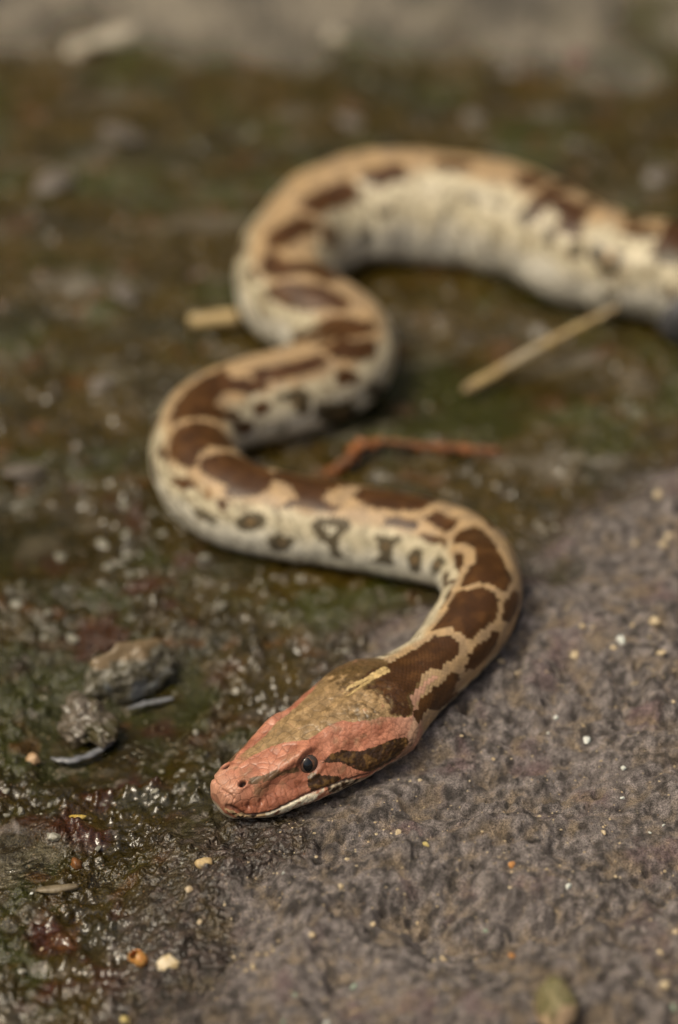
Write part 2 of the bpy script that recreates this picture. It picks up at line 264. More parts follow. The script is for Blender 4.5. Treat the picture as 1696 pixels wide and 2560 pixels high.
GRIT = {
    'cream': [(0.0909, 0.6422, 0.00179), (0.0843, 0.6424, 0.00092), (0.0671, 0.6295, 0.00126), (0.0696, 0.6391, 0.00102), (0.0458, 0.6261, 0.00110), (0.0911, 0.6274, 0.00126), (0.0779, 0.6319, 0.00091), (0.0922, 0.6033, 0.00064), (0.0829, 0.6193, 0.00075), (0.0972, 0.6847, 0.00160), (0.0997, 0.6912, 0.00134), (0.0978, 0.7084, 0.00174), (0.0898, 0.6913, 0.00107), (0.0694, 0.5538, 0.00090), (0.0006, 0.5338, 0.00094), (0.0086, 0.5245, 0.00087), (0.0261, 0.5140, 0.00074), (0.0157, 0.5590, 0.00090), (0.0021, 0.5490, 0.00072), (0.0799, 0.5090, 0.00085), (0.0841, 0.5143, 0.00086), (0.0797, 0.4941, 0.00140), (-0.0389, 0.5369, 0.00106), (-0.0356, 0.5276, 0.00078), (-0.0213, 0.5092, 0.00102), (-0.0183, 0.5144, 0.00061), (-0.0165, 0.5150, 0.00051), (-0.0761, 0.5236, 0.00063), (-0.0068, 0.5158, 0.00103)],
    'white': [(0.0802, 0.6348, 0.00152), (0.0679, 0.5960, 0.00122), (0.0770, 0.5827, 0.00096), (0.0603, 0.6054, 0.00084), (0.0576, 0.5975, 0.00058), (0.0756, 0.5692, 0.00067), (0.0464, 0.5671, 0.00043), (0.0819, 0.5561, 0.00054), (0.0858, 0.5593, 0.00054), (0.0587, 0.5329, 0.00094), (-0.0030, 0.4885, 0.00100), (-0.0144, 0.5406, 0.00053), (-0.0805, 0.5438, 0.00059)],
    'green': [(0.0037, 0.5015, 0.00102), (0.0809, 0.4868, 0.00122), (0.0373, 0.5217, 0.00075), (-0.0135, 0.4874, 0.00099), (-0.0109, 0.4991, 0.00091)],
    'orange': [(0.0446, 0.5399, 0.00106), (0.0433, 0.5089, 0.00091)],
    'yellow': [(0.0227, 0.5475, 0.00095), (-0.0530, 0.4953, 0.00111)],
    'wetpale': [(-0.0782, 0.6520, 0.00224), (-0.0863, 0.6531, 0.00134), (-0.0343, 0.6648, 0.00136), (-0.0769, 0.5654, 0.00164), (-0.0860, 0.5755, 0.00145), (-0.0901, 0.5752, 0.00104), (-0.0788, 0.5786, 0.00104), (-0.0502, 0.5829, 0.00104), (-0.0433, 0.5934, 0.00076), (-0.0341, 0.6217, 0.00087), (-0.0908, 0.5839, 0.00105), (-0.0402, 0.6103, 0.00107), (-0.0727, 0.6984, 0.00218), (-0.0650, 0.7021, 0.00197), (-0.0644, 0.6918, 0.00195), (-0.0696, 0.6847, 0.00172), (-0.0852, 0.6933, 0.00196), (-0.0668, 0.7170, 0.00222), (-0.0542, 0.7036, 0.00154), (-0.0954, 0.6650, 0.00233), (-0.0863, 0.6623, 0.00169), (-0.0353, 0.6636, 0.00148), (-0.0409, 0.6882, 0.00195), (-0.0764, 0.5654, 0.00175), (-0.0643, 0.5610, 0.00109), (-0.0803, 0.5145, 0.00129)],  # pale pebbles, many of them standing in for glints on wet mud
    'far': [(-0.0846, 0.9568, 0.00683), (-0.0600, 0.9155, 0.00588), (-0.1043, 0.9185, 0.00663), (0.0508, 0.9680, 0.00612), (0.0679, 1.0059, 0.00550), (0.0891, 0.9458, 0.00602), (0.1109, 0.9552, 0.00606), (0.1172, 0.9245, 0.00592), (0.0049, 0.9648, 0.00458), (-0.0499, 1.0025, 0.00471), (-0.0385, 0.9892, 0.00466), (-0.0485, 0.8851, 0.00789), (-0.0745, 0.8414, 0.00485), (-0.0190, 0.9275, 0.00445), (-0.0994, 0.7323, 0.00694), (-0.0790, 0.7849, 0.00396), (-0.0960, 0.7994, 0.00401), (-0.0560, 0.7730, 0.00327)],
    'farwhite': [(-0.0879, 1.0336, 0.01203), (-0.0029, 1.0336, 0.00642), (-0.1058, 1.0266, 0.00718)],
    'pink': [(0.0951, 1.0128, 0.00474)],
}
STRAW_A = [(0.0410, 0.7788, 0.0015, 0.00171), (0.0504, 0.7856, 0.0030, 0.00178), (0.0654, 0.7968, 0.0060, 0.00146), (0.0804, 0.8049, 0.0100, 0.00127), (0.0933, 0.8103, 0.0140, 0.00100)]
STRAW_B = [(-0.0508, 0.8193, 0.0020, 0.00272), (-0.0446, 0.8198, 0.0030, 0.00285), (-0.0337, 0.8200, 0.0040, 0.00285)]
TWIG = [(-0.0045, 0.7309, 0.0010, 0.00126), (0.0003, 0.7349, 0.0020, 0.00177), (0.0040, 0.7376, 0.0040, 0.00190), (0.0072, 0.7432, 0.0050, 0.00152), (0.0143, 0.7456, 0.0040, 0.00127), (0.0270, 0.7458, 0.0020, 0.00140), (0.0385, 0.7457, 0.0010, 0.00140), (0.0507, 0.7455, 0.0005, 0.00089)]
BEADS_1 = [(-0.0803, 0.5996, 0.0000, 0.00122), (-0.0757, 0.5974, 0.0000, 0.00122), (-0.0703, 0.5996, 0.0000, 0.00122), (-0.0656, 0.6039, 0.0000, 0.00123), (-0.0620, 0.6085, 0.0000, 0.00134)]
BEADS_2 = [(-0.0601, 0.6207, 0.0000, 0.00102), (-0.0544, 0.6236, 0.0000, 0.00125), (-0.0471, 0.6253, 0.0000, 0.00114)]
BEADS_3 = [(-0.0889, 0.5535, 0.0000, 0.00074), (-0.0854, 0.5523, 0.0000, 0.00095), (-0.0819, 0.5544, 0.0000, 0.00138), (-0.0797, 0.5583, 0.0000, 0.00128)]
BEADS_4 = [(-0.0655, 0.6161, 0.0000, 0.00079), (-0.0621, 0.6165, 0.0000, 0.00090)]
SPOTS = [(-0.0594, 0.6311, 0.0000, 0.00000), (-0.0713, 0.6134, 0.0000, 0.00000), (0.1154, 0.8139, 0.0000, 0.00000), (0.0523, 0.4826, 0.0146, 0.00000), (-0.0520, 0.5178, 0.0033, 0.00000), (-0.0491, 0.5147, 0.0042, 0.00000), (-0.0435, 0.5139, 0.0057, 0.00000), (-0.0698, 0.5557, 0.0000, 0.00000), (-0.0353, 0.5498, 0.0050, 0.00000), (-0.0731, 0.5444, 0.0000, 0.00000), (-0.0706, 0.5726, 0.0000, 0.00000), (-0.0584, 0.5212, 0.0016, 0.00000), (-0.0850, 0.5988, 0.0000, 0.00000), (-0.0536, 0.6134, 0.0000, 0.00000)]

# ---------------------------------------------------------------- noise
def _h(ix, iy, seed):
    n = (ix.astype(np.int64) * 374761393 + iy.astype(np.int64) * 668265263 + seed * 2147483647 + 1013904223) & 0xffffffff
    n = ((n ^ (n >> 13)) * 1274126177) & 0xffffffff
    n = ((n ^ (n >> 16)) * 2246822519) & 0xffffffff
    return (n ^ (n >> 15)) & 0xffffffff

def perlin(x, y, seed=0):
    x = np.asarray(x, float); y = np.asarray(y, float)
    ix, iy = np.floor(x), np.floor(y); fx, fy = x - ix, y - iy
    ux, uy = fx ** 3 * (fx * (fx * 6 - 15) + 10), fy ** 3 * (fy * (fy * 6 - 15) + 10)
    def g(i, j):
        a = _h(ix + i, iy + j, seed) * (2 * math.pi / 4294967296.0)
        return np.cos(a) * (fx - i) + np.sin(a) * (fy - j)
    a = g(0, 0); a = a + (g(1, 0) - a) * ux
    b = g(0, 1); b = b + (g(1, 1) - b) * ux
    return (a + (b - a) * uy) * 1.5

def fbm(x, y, scale, octaves=3, seed=0, gain=0.5):
    t, amp, tot = 0, 1.0, 0.0
    for k in range(octaves):
        t = t + amp * perlin(x / scale, y / scale, seed + 17 * k); tot += amp
        scale *= 0.5; amp *= gain
    return t / tot

def worley(x, y, seed=0):
    ix, iy = np.floor(x), np.floor(y)
    f1 = np.full(np.shape(x), 9.0); f2 = np.full(np.shape(x), 9.0); idn = np.zeros(np.shape(x))
    for i in (-1, 0, 1):
        for j in (-1, 0, 1):
            h = _h(ix + i, iy + j, seed); h2 = _h(ix + i, iy + j, seed + 91)
            d = np.hypot(ix + i + h / 4294967296.0 - x, iy + j + h2 / 4294967296.0 - y)
            m = d < f1
            f2 = np.where(m, f1, np.minimum(f2, d)); idn = np.where(m, (h2 % 1000) / 1000.0, idn); f1 = np.where(m, d, f1)
    return f1, f2, idn

def mix(a, b, t):
    t = np.asarray(t)[..., None]
    return np.asarray(a) * (1 - t) + np.asarray(b) * t

# ---------------------------------------------------------------- object helpers
COL = scene.collection
def tag(o, label=None, cat=None, group=None, kind=None):
    for k, v in (('label', label), ('category', cat), ('group', group), ('kind', kind)):
        if v: o[k] = v
    return o

def mesh_obj(name, V, Fc, mat, parent=None, smooth=True):
    me = bpy.data.meshes.new(name)
    me.from_pydata([tuple(p) for p in V], [], [tuple(f) for f in Fc])
    if smooth: me.polygons.foreach_set('use_smooth', [True] * len(me.polygons))
    me.materials.append(mat)
    o = bpy.data.objects.new(name, me); COL.objects.link(o)
    if parent: o.parent = parent
    return o

def grid_obj(name, V, mat, wrap=False, parent=None, flip=False):
    """V (n, m, 3) -> quad grid, quick"""
    n, m = V.shape[:2]
    me = bpy.data.meshes.new(name)
    i = np.arange(n - 1)[:, None]; j = np.arange(m if wrap else m - 1)[None, :]
    a = i * m + j; b = i * m + (j + 1) % m; c = (i + 1) * m + (j + 1) % m; d = (i + 1) * m + j
    q = np.stack([a + 0 * b, b + 0 * a, c + 0 * a, d + 0 * b], -1).reshape(-1, 4)
    if flip: q = q[:, ::-1]
    me.vertices.add(n * m); me.vertices.foreach_set('co', V.astype(np.float32).ravel())
    me.loops.add(q.size); me.loops.foreach_set('vertex_index', q.astype(np.int32).ravel())
    me.polygons.add(len(q)); me.polygons.foreach_set('loop_start', np.arange(0, q.size, 4, dtype=np.int32))
    me.polygons.foreach_set('loop_total', np.full(len(q), 4, np.int32))
    me.polygons.foreach_set('use_smooth', np.ones(len(q), bool))
    me.update(calc_edges=True); me.validate()
    me.materials.append(mat)
    o = bpy.data.objects.new(name, me); COL.objects.link(o)
    if parent: o.parent = parent
    return o, q

def add_color(me, name, C):
    at = me.attributes.new(name, 'FLOAT_COLOR', 'POINT')
    A = np.ones((len(C), 4), np.float32); A[:, :3] = C
    at.data.foreach_set('color', A.ravel())
def add_float(me, name, F):
    at = me.attributes.new(name, 'FLOAT', 'POINT'); at.data.foreach_set('value', np.asarray(F, np.float32).ravel())

# ---------------------------------------------------------------- materials
class NT:
    def __init__(self, name):
        self.m = bpy.data.materials.new(name); self.m.use_nodes = True
        self.t = self.m.node_tree; self.b = self.t.nodes['Principled BSDF']
    def n(self, kind, **kw):
        nd = self.t.nodes.new('ShaderNode' + kind)
        for k, v in kw.items():
            if k.startswith('i_'):
                key = k[2:].replace('_', ' ')
                nd.inputs[int(key) if key.isdigit() else key].default_value = v
            else: setattr(nd, k, v)
        return nd
    def l(self, a, b): self.t.links.new(a, b)
    def math(self, op, a, b=None, clamp=False):
        nd = self.n('Math', operation=op); nd.use_clamp = clamp
        for k, v in enumerate((a, b)):
            if v is None: continue
            if hasattr(v, 'is_linked'): self.l(v, nd.inputs[k])
            else: nd.inputs[k].default_value = v
        return nd.outputs[0]
    def mixc(self, f, a, b, blend='MIX'):
        nd = self.n('Mix', data_type='RGBA', blend_type=blend)
        for k, v in ((0, f), (6, a), (7, b)):
            if hasattr(v, 'is_linked'): self.l(v, nd.inputs[k])
            else: nd.inputs[k].default_value = v if k == 0 else tuple(v) + ((1,) if len(v) == 3 else ())
        return nd.outputs[2]
    def ramp(self, f, p0, p1, c0=0.0, c1=1.0):
        nd = self.n('MapRange', interpolation_type='SMOOTHSTEP'); self.l(f, nd.inputs[0])
        for k, v in ((1, p0), (2, p1), (3, c0), (4, c1)): nd.inputs[k].default_value = v
        return nd.outputs[0]
    def set(self, **kw):
        for k, v in kw.items(): self.b.inputs[k.replace('_', ' ')].default_value = v
    def bump(self, h, strength, dist, prev=None):
        nd = self.n('Bump'); nd.inputs['Strength'].default_value = strength; nd.inputs['Distance'].default_value = dist
        self.l(h, nd.inputs['Height'])
        if prev: self.l(prev, nd.inputs['Normal'])
        return nd.outputs[0]

def stone_mat(name, c1, c2, rough=0.6, scale=600, c3=None, spec=0.5, crust=None):
    """speckled stone: two or three colours in object space"""
    t = NT(name); tc = t.n('TexCoord').outputs['Object']
    a = t.n('TexNoise', i_Scale=scale, i_Detail=5.0, i_Roughness=0.65); t.l(tc, a.inputs[0])
    b = t.n('TexNoise', i_Scale=scale * 0.22, i_Detail=3.0); t.l(tc, b.inputs[0])
    col = t.mixc(t.ramp(a.outputs[0], 0.38, 0.62), c1, c2)
    if c3: col = t.mixc(t.ramp(b.outputs[0], 0.52, 0.62), col, c3)
    if crust:
        sp = t.n('SeparateXYZ'); t.l(tc, sp.inputs[0])
        zz = t.math('ADD', sp.outputs[2], t.math('MULTIPLY', b.outputs[0], 0.006))
        col = t.mixc(t.ramp(zz, crust[0], crust[0] + 0.0015), col, crust[1])
    t.l(col, t.b.inputs['Base Color'])
    t.l(t.bump(a.outputs[0], 0.6, 0.0004), t.b.inputs['Normal'])
    t.set(Roughness=rough, Specular_IOR_Level=spec)
    return t.m

def ground_mat():
    t = NT('rock and mud'); tc = t.n('TexCoord').outputs['Object']
    col = t.n('Attribute', attribute_name='Col').outputs['Color']
    wet = t.n('Attribute', attribute_name='wet').outputs['Fac']
    a = t.n('TexNoise', i_Scale=2600.0, i_Detail=4.0, i_Roughness=0.7); t.l(tc, a.inputs[0])
    b = t.n('TexNoise', i_Scale=420.0, i_Detail=4.0, i_Roughness=0.6); t.l(tc, b.inputs[0])
    v = t.n('TexVoronoi', i_Scale=1100.0, i_Randomness=1.0); t.l(tc, v.inputs['Vector'])
    f = t.math('MULTIPLY', t.ramp(a.outputs[0], 0.34, 0.66, 0.35, 1.7), t.ramp(b.outputs[0], 0.3, 0.7, 0.8, 1.2))
    c = t.n('VectorMath', operation='SCALE'); t.l(col, c.inputs[0]); t.l(f, c.inputs['Scale'])
    # single crystals, paler or rusty
    sep = t.n('SeparateColor'); t.l(v.outputs['Color'], sep.inputs[0])
    pick = t.math('MULTIPLY', t.math('GREATER_THAN', sep.outputs[0], 0.93), t.ramp(v.outputs['Distance'], 0.25, 0.45, 1.0, 0.0))
    c2 = t.mixc(t.math('MULTIPLY', pick, 0.55), c.outputs[0], t.mixc(sep.outputs[1], (0.38, 0.33, 0.25), (0.20, 0.11, 0.055)))
    t.l(c2, t.b.inputs['Base Color'])
    r = t.math('ADD', t.math('MULTIPLY', t.ramp(b.outputs[0], 0.35, 0.65, 0.03, 0.12), wet), t.math('MULTIPLY', t.math('SUBTRACT', 1.0, wet), 0.46))
    t.l(r, t.b.inputs['Roughness'])
    t.set(Specular_IOR_Level=0.5)
    vb = t.n('TexNoise', i_Scale=560.0, i_Detail=1.2); t.l(tc, vb.inputs[0])
    hd = t.math('ADD', a.outputs[0], t.math('MULTIPLY', b.outputs[0], 2.0))
    hw_ = t.math('ADD', t.math('MULTIPLY', vb.outputs[0], 2.3), t.math('MULTIPLY', a.outputs[0], 0.10))
    h = t.math('ADD', t.math('MULTIPLY', hd, t.math('SUBTRACT', 1.0, wet)), t.math('MULTIPLY', hw_, t.n('Attribute', attribute_name='beads').outputs['Fac']))
    t.l(t.bump(h, 1.0, 0.0010), t.b.inputs['Normal'])
    t.l(t.math('ADD', 0.38, t.math('MULTIPLY', wet, 0.14)), t.b.inputs['Specular IOR Level'])
    return t.m

def water_mat():
    t = NT('clear water film')
    t.t.nodes.remove(t.b)
    tr = t.n('BsdfTransparent'); tr.inputs[0].default_value = (0.93, 0.92, 0.86, 1)
    gl = t.n('BsdfGlossy'); gl.inputs['Roughness'].default_value = 0.05
    fr = t.n('Fresnel', i_IOR=1.34)
    nz = t.n('TexNoise', i_Scale=90.0, i_Detail=2.0); t.l(t.n('TexCoord').outputs['Object'], nz.inputs[0])
    bp = t.bump(nz.outputs[0], 0.25, 0.002); t.l(bp, gl.inputs['Normal']); t.l(bp, fr.inputs['Normal'])
    mx = t.n('MixShader'); t.l(fr.outputs[0], mx.inputs[0]); t.l(tr.outputs[0], mx.inputs[1]); t.l(gl.outputs[0], mx.inputs[2])
    t.l(mx.outputs[0], t.t.nodes['Material Output'].inputs['Surface'])
    return t.m

def skin_mat():
    t = NT('python skin')
    col = t.n('Attribute', attribute_name='Col').outputs['Color']
    head = t.n('Attribute', attribute_name='head').outputs['Fac']
    uv = t.n('UVMap', uv_map='skin').outputs[0]
    nz = t.n('TexNoise', i_Scale=2.2, i_Detail=4.0, i_Roughness=0.7); t.l(uv, nz.inputs[0])
    nzb = t.n('TexNoise', i_Scale=0.22, i_Detail=3.0); t.l(uv, nzb.inputs[0])
    f = t.math('MULTIPLY', t.ramp(nz.outputs[0], 0.3, 0.7, 0.80, 1.18), t.ramp(nzb.outputs[0], 0.3, 0.7, 0.86, 1.12))
    c = t.n('VectorMath', operation='SCALE'); t.l(col, c.inputs[0]); t.l(f, c.inputs['Scale'])
    t.l(c.outputs[0], t.b.inputs['Base Color'])
    t.l(t.bump(nz.outputs[0], 0.35, 0.00012), t.b.inputs['Normal'])
    t.set(Specular_IOR_Level=0.32)
    t.l(t.math('SUBTRACT', 0.42, t.math('MULTIPLY', head, 0.08)), t.b.inputs['Roughness'])
    return t.m

M_GROUND, M_WATER, M_SKIN = ground_mat(), water_mat(), skin_mat()

def line_dist(px, py, pts):
    b = np.full(px.shape, 99.0)
    for (ax, ay), (bx, by) in zip(pts[:-1], pts[1:]):
        dx, dy = bx - ax, by - ay
        t = np.clip(((px - ax) * dx + (py - ay) * dy) / (dx * dx + dy * dy), 0, 1)
        b = np.minimum(b, np.hypot(px - ax - t * dx, py - ay - t * dy))
    return b

# ---------------------------------------------------------------- ground
PATH_D = smooth_path(PATH, 420, 0.006)
def snake_gap(x, y):
    """distance from the snake's centre line over its radius"""
    best = np.full(x.shape, 9.0)
    m = (y > 0.54) & (y < 0.96) & (x > -0.12)
    xx, yy = x[m], y[m]; b = np.full(xx.shape, 9.0)
    for k in range(len(PATH_D)):
        px, py, r = PATH_D[k]
        near = np.abs(yy - py) < 0.06
        b[near] = np.minimum(b[near], np.hypot(xx[near] - px, yy[near] - py) / max(r, 0.004))
    best[m] = b
    return best

# creases (+ depth) and crests (- depth) of the slab: line, depth, width
FOLDS = [([(0.0195, 0.5262), (0.0244, 0.5204), (0.0333, 0.5147), (0.0535, 0.5175), (0.0641, 0.5247), (0.0770, 0.5335), (0.0932, 0.5424)], 0.0060, 0.0075), ([(0.0379, 0.5547), (0.0476, 0.5601), (0.0581, 0.5590), (0.0662, 0.5544)], -0.0042, 0.0050), ([(-0.0068, 0.5147), (0.0012, 0.5204), (0.0112, 0.5147), (0.0151, 0.5049)], -0.0035, 0.0070), ([(-0.0156, 0.5600), (-0.0051, 0.5647), (0.0055, 0.5663), (0.0163, 0.5727)], -0.0022, 0.0045)]
PUDDLES = [(-0.0640, 0.6060, 0.024, 0.020, 0.0045), (-0.0505, 0.6240, 0.014, 0.014, 0.0040), (-0.0860, 0.5570, 0.012, 0.011, 0.0040), (0.035, 0.79, 0.05, 0.03, 0.003), (-0.10, 0.70, 0.03, 0.02, 0.003)]
def height(x, y, full=True):
    sd = edge_sd(x, y) + 0.006 * perlin(x / 0.02, y / 0.02, 5)
    base = macro(x, y)
    rock = sstep(-0.012, 0.018, sd)
    # knobbly vesicular slab, streaked along its length
    u, w = x * 0.93 + y * 0.36, -x * 0.36 + y * 0.93
    # ledges and hollows, then patches that are knobbly or dusty and smooth
    q = fbm(u * 0.55, w, 0.042, 3, 3) * 3.2
    fl_ = np.floor(q); led = fl_ + sstep(0.72, 1.0, q - fl_)
    und = 0.0038 * (0.6 * led + 0.4 * q)
    rough = 0.35 + 0.95 * sstep(-0.35, 0.35, fbm(x, y, 0.030, 2, 131))
    k1 = fbm(u * 0.7, w, 0.011, 3, 21)
    k2 = np.abs(fbm(u * 0.8, w, 0.0052, 3, 33))
    f1, f2, idn = worley(x / 0.0048, y / 0.0048, 4)
    pit = sstep(0.34, 0.10, f1) * (idn > 0.84)
    g1, g2, _ = worley(x / 0.0021, y / 0.0021, 9)
    j1, j2, jid = worley(u * 0.75 / 0.0085, w / 0.0085, 6)
    knob = sstep(0.62, 0.12, j1) * (0.35 + 0.65 * jid)
    k3 = np.abs(fbm(u * 0.85, w, 0.0125, 3, 37))
    crack = sstep(0.05, 0.0, np.abs(fbm(u * 0.6, w, 0.050, 3, 191))) * sstep(-0.1, 0.2, fbm(x, y, 0.05, 2, 193))
    dry = und + rough * (0.0024 * k1 + 0.0030 * k2 + 0.0048 * k3 + 0.0012 * knob + 0.0009 * (0.5 - g1)) - 0.0018 * pit - 0.0020 - 0.0018 * crack
    jx, jy = x + 0.004 * perlin(x / 0.012, y / 0.012, 301), y + 0.004 * perlin(x / 0.012 + 7, y / 0.012, 303)
    for line, dp, wd_ in FOLDS:
        dry = dry - 1.05 * dp * np.exp(-(line_dist(jx, jy, line) / wd_) ** 2)
    # wet mud with grains and low lumps
    c1, c2, cid = worley(x / 0.0075, y / 0.0075, 14)
    lump = sstep(0.45, 0.0, c1) * (cid > 0.5)
    e1, e2, eid = worley(x / 0.0034, y / 0.0034, 24)
    bead = sstep(0.50, 0.05, e1) * (eid > 0.45) * (0.4 + eid)
    wetm = 0.0040 * fbm(x, y, 0.024, 3, 41) + 0.0014 * lump * (0.3 + cid) + 0.0015 * fbm(x, y, 0.0060, 2, 47) + 0.0011 * bead + 0.0007 * (0.45 - g1) - 0.0008
    wetm = wetm * (1 - 0.2 * sstep(0.64, 0.70, y))
    for cx, cy, rx, ry, dp in PUDDLES:
        pm = sstep(1.2, 0.75, np.hypot((x - cx) / rx, (y - cy) / ry) + 0.2 * perlin(x / 0.012, y / 0.012, 151))
        wetm = wetm * (1 - pm) + (-dp + 0.2 * wetm) * pm
    far = sstep(1.012, 1.055, y + 0.085 * fbm(x, y, 0.075, 3, 71) - 0.08 * x)
    wetm = wetm * (1 + 1.5 * far) + 0.007 * far + 0.004 * far * perlin(x / 0.03, y / 0.03, 77)
    micro = dry * rock + wetm * (1 - rock)
    return base + micro, rock, sd, (k2, k3), pit, lump, far, g1

def ground():
    a = np.linspace(-1.2, 1.2, 880)
    us = np.r_[[-400, -120, -60, -30, -20, -14, -9, -5, -2.4, -1.5], a, [1.5, 2.4, 5, 9, 14, 20, 30, 60, 120, 400]]
    ys = [0.36]
    while ys[-1] < 1.16:
        d = ys[-1]
        ys.append(d + np.interp(d, [0.36, 0.43, 0.48, 0.60, 0.72, 0.9, 1.16], [0.0030, 0.0012, 0.00065, 0.0006, 0.0008, 0.0013, 0.0024]))
    ys = np.r_[[-40, -10, -3, -1, -0.3, 0.0, 0.15, 0.25, 0.31], ys, [1.19, 1.25, 1.35, 1.45, 1.6, 1.8, 2.0, 2.3, 2.7, 3.2, 3.8, 4.5, 6, 9, 16, 40, 90]]
    hw = np.interp(ys, [0.44, 0.5, 1.16], [0.125, 0.13, 0.215])
    X = hw[:, None] * us[None]; Y = np.repeat(ys[:, None], len(us), 1)
    x, y = X.ravel(), Y.ravel()
    h, rock, sd, (k2, k3), pit, lump, far, g1 = height(x, y)
    out = (np.abs(x) > 0.4) | (y > 1.3) | (y < 0.3)
    h = np.where(out, np.where(edge_sd(x, y) > 0, 0.014, 0.0), h)
    # unseen banks added behind and on both sides, shaped to block low sky
    added_bank = np.maximum(np.maximum(y - 1.45 - 0.15 * np.sin(x * 2.0), np.abs(x) - 1.0 - 0.2 * np.sin(y * 1.7)), 0.0)
    h = h + np.where(added_bank > 0, 1.25 * np.minimum(added_bank, 3.0) + 0.5 * np.clip(added_bank - 3.0, 0, 12), 0.0) * (1 + 0.15 * perlin(x / 0.8, y / 0.8, 95))
    gap = snake_gap(x, y)
    cap = macro(x, y) - 0.0006
    near = sstep(1.15, 0.75, gap)
    h = h * (1 - near) + np.minimum(h, cap) * near
    # colours of the ground itself
    n1, n2 = fbm(x, y, 0.018, 4, 51, 0.6), fbm(x, y, 0.05, 3, 57)
    n3, n4 = fbm(x, y, 0.0035, 3, 61, 0.65), fbm(x, y, 0.009, 3, 67, 0.6)
    grey = mix((0.062, 0.053, 0.048), (0.300, 0.260, 0.244), sstep(-0.42, 0.42, n3))
    grey = mix(grey, (0.29, 0.248, 0.232), 0.5 * sstep(0.0, 0.45, fbm(x, y, 0.040, 3, 137)))
    grey = mix(grey, (0.195, 0.128, 0.128), 0.75 * sstep(0.1, 0.45, fbm(x, y, 0.024, 4, 53, 0.6)))
    dust = sstep(-0.10, 0.34, 0.20 - 1.0 * k3 - 0.5 * k2 + 0.50 * n4 + 0.22 * n1 + 0.25 * n3)
    grey = mix(grey, (0.262, 0.196, 0.128), 0.72 * dust)
    grey = mix(grey, (0.05, 0.04, 0.034), 0.7 * pit)
    grey = mix(grey, (0.045, 0.036, 0.03), 0.6 * sstep(0.25, 0.5, fbm(x, y, 0.006, 3, 101, 0.65)))
    brown = mix((0.050, 0.032, 0.0050), (0.026, 0.018, 0.0028), sstep(-0.35, 0.4, n1))
    brown = mix(brown, (0.030, 0.034, 0.0022), sstep(-0.05, 0.32, n2 + 0.4 * n4) * 0.85)
    fl = sstep(0.78, 0.66, y) * sstep(-0.01, -0.05, x)
    brown = mix(brown, (0.055, 0.014, 0.006), sstep(0.1, 0.4, fbm(x, y, 0.02, 3, 83)) * 0.8 * fl)
    brown = mix(brown, brown * 0.75, fl)
    m1, m2 = fbm(x * 0.6, y, 0.030, 3, 111), fbm(x * 0.6, y, 0.022, 3, 113)
    brown = mix(brown, (0.022, 0.020, 0.008), sstep(0.10, 0.42, m1) * 0.75)
    brown = mix(brown, (0.120, 0.102, 0.076), sstep(0.22, 0.50, m2) * 0.6)
    brown = mix(brown, (0.085, 0.036, 0.010), sstep(0.34, 0.5, fbm(x, y, 0.016, 2, 117)) * 0.6)
    brown = mix(brown, (0.20, 0.17, 0.15), sstep(0.36, 0.55, n4 + 0.5 * n3) * 0.45)
    brown = mix(brown, mix((0.33, 0.29, 0.23), (0.16, 0.145, 0.12), sstep(-0.25, 0.35, fbm(x, y, 0.04, 3, 421))), far * 0.9)
    brown = mix(brown, (0.06, 0.055, 0.022), sstep(1.4, 1.6, y))
    wetrock = mix((0.030, 0.024, 0.018), (0.085, 0.062, 0.052), sstep(-0.3, 0.5, n3))
    wetrock = mix(wetrock, (0.050, 0.036, 0.012), 0.7 * dust)
    damp = sstep(0.026, 0.006, sd + 0.012 * n1) * sstep(0.62, 0.56, y) + sstep(0.56, 0.62, y) * sstep(0.004, -0.008, sd)
    damp = np.clip(damp, 0, 1)
    col = mix(grey, wetrock, damp)
    r2 = sstep(-0.022, 0.0, sd + 0.012 * n1)
    col = mix(brown, col, r2)
    mudw = (1 - r2) * (0.15 + 0.6 * sstep(-0.1, 0.35, fbm(x, y, 0.03, 2, 161))) * (1 - 0.5 * sstep(0.64, 0.70, y))
    film = np.clip(mudw + damp * r2, 0, 1) * (1 - far)
    wet = np.clip((1 - r2) + damp, 0, 1) * (1 - far) * (0.75 + 0.25 * sstep(0.3, -0.2, n2))
    V = np.stack([x, y, h], -1).reshape(len(ys), len(us), 3)
    o, q = grid_obj('ground', V, M_GROUND)
    add_color(o.data, 'Col', col); add_float(o.data, 'wet', wet); add_float(o.data, 'beads', film)
    tag(o, 'dry grey rock slab running down into wet brown mud', kind='structure')
    return o
GROUND = ground()

def gz(x, y):
    h = height(np.array([float(x)]), np.array([float(y)]))[0][0]
    return float(h)

# ---------------------------------------------------------------- standing water in the hollows of the mud
def water():
    xs = np.linspace(-0.9, 0.35, 140); ys = np.linspace(0.44, 1.0, 90)
    X, Y = np.meshgrid(xs, ys)
    V = np.stack([X, Y, np.full(X.shape, -0.0022)], -1)
    o, q = grid_obj('water', V, M_WATER)
    tag(o, 'thin film of still water in the hollows of the mud', kind='structure')
water()

def water_rim(pts, label):
    P = np.array(pts); n = 28
    Q = smooth_path(P, n, 0.004)
    tx, ty = np.gradient(Q[:, 0]), np.gradient(Q[:, 1]); L = np.hypot(tx, ty); nx, ny = -ty / L, tx / L
    V = np.zeros((n, 11, 3))
    for i in range(n):
        e = math.sin(math.pi * (i + 0.5) / n) ** 0.4; r = Q[i, 3] * 1.25 * e
        z0 = -0.0026
        for j, a in enumerate(np.linspace(0, math.pi, 11)):
            V[i, j] = (Q[i, 0] + nx[i] * math.cos(a) * r, Q[i, 1] + ny[i] * math.cos(a) * r, z0 + math.sin(a) * r * 1.1 + 0.0002)
    o, q = grid_obj('water', V, M_WATER)
    tag(o, label, kind='structure')
water_rim(BEADS_3, 'crescent of water shining at the puddle margin')

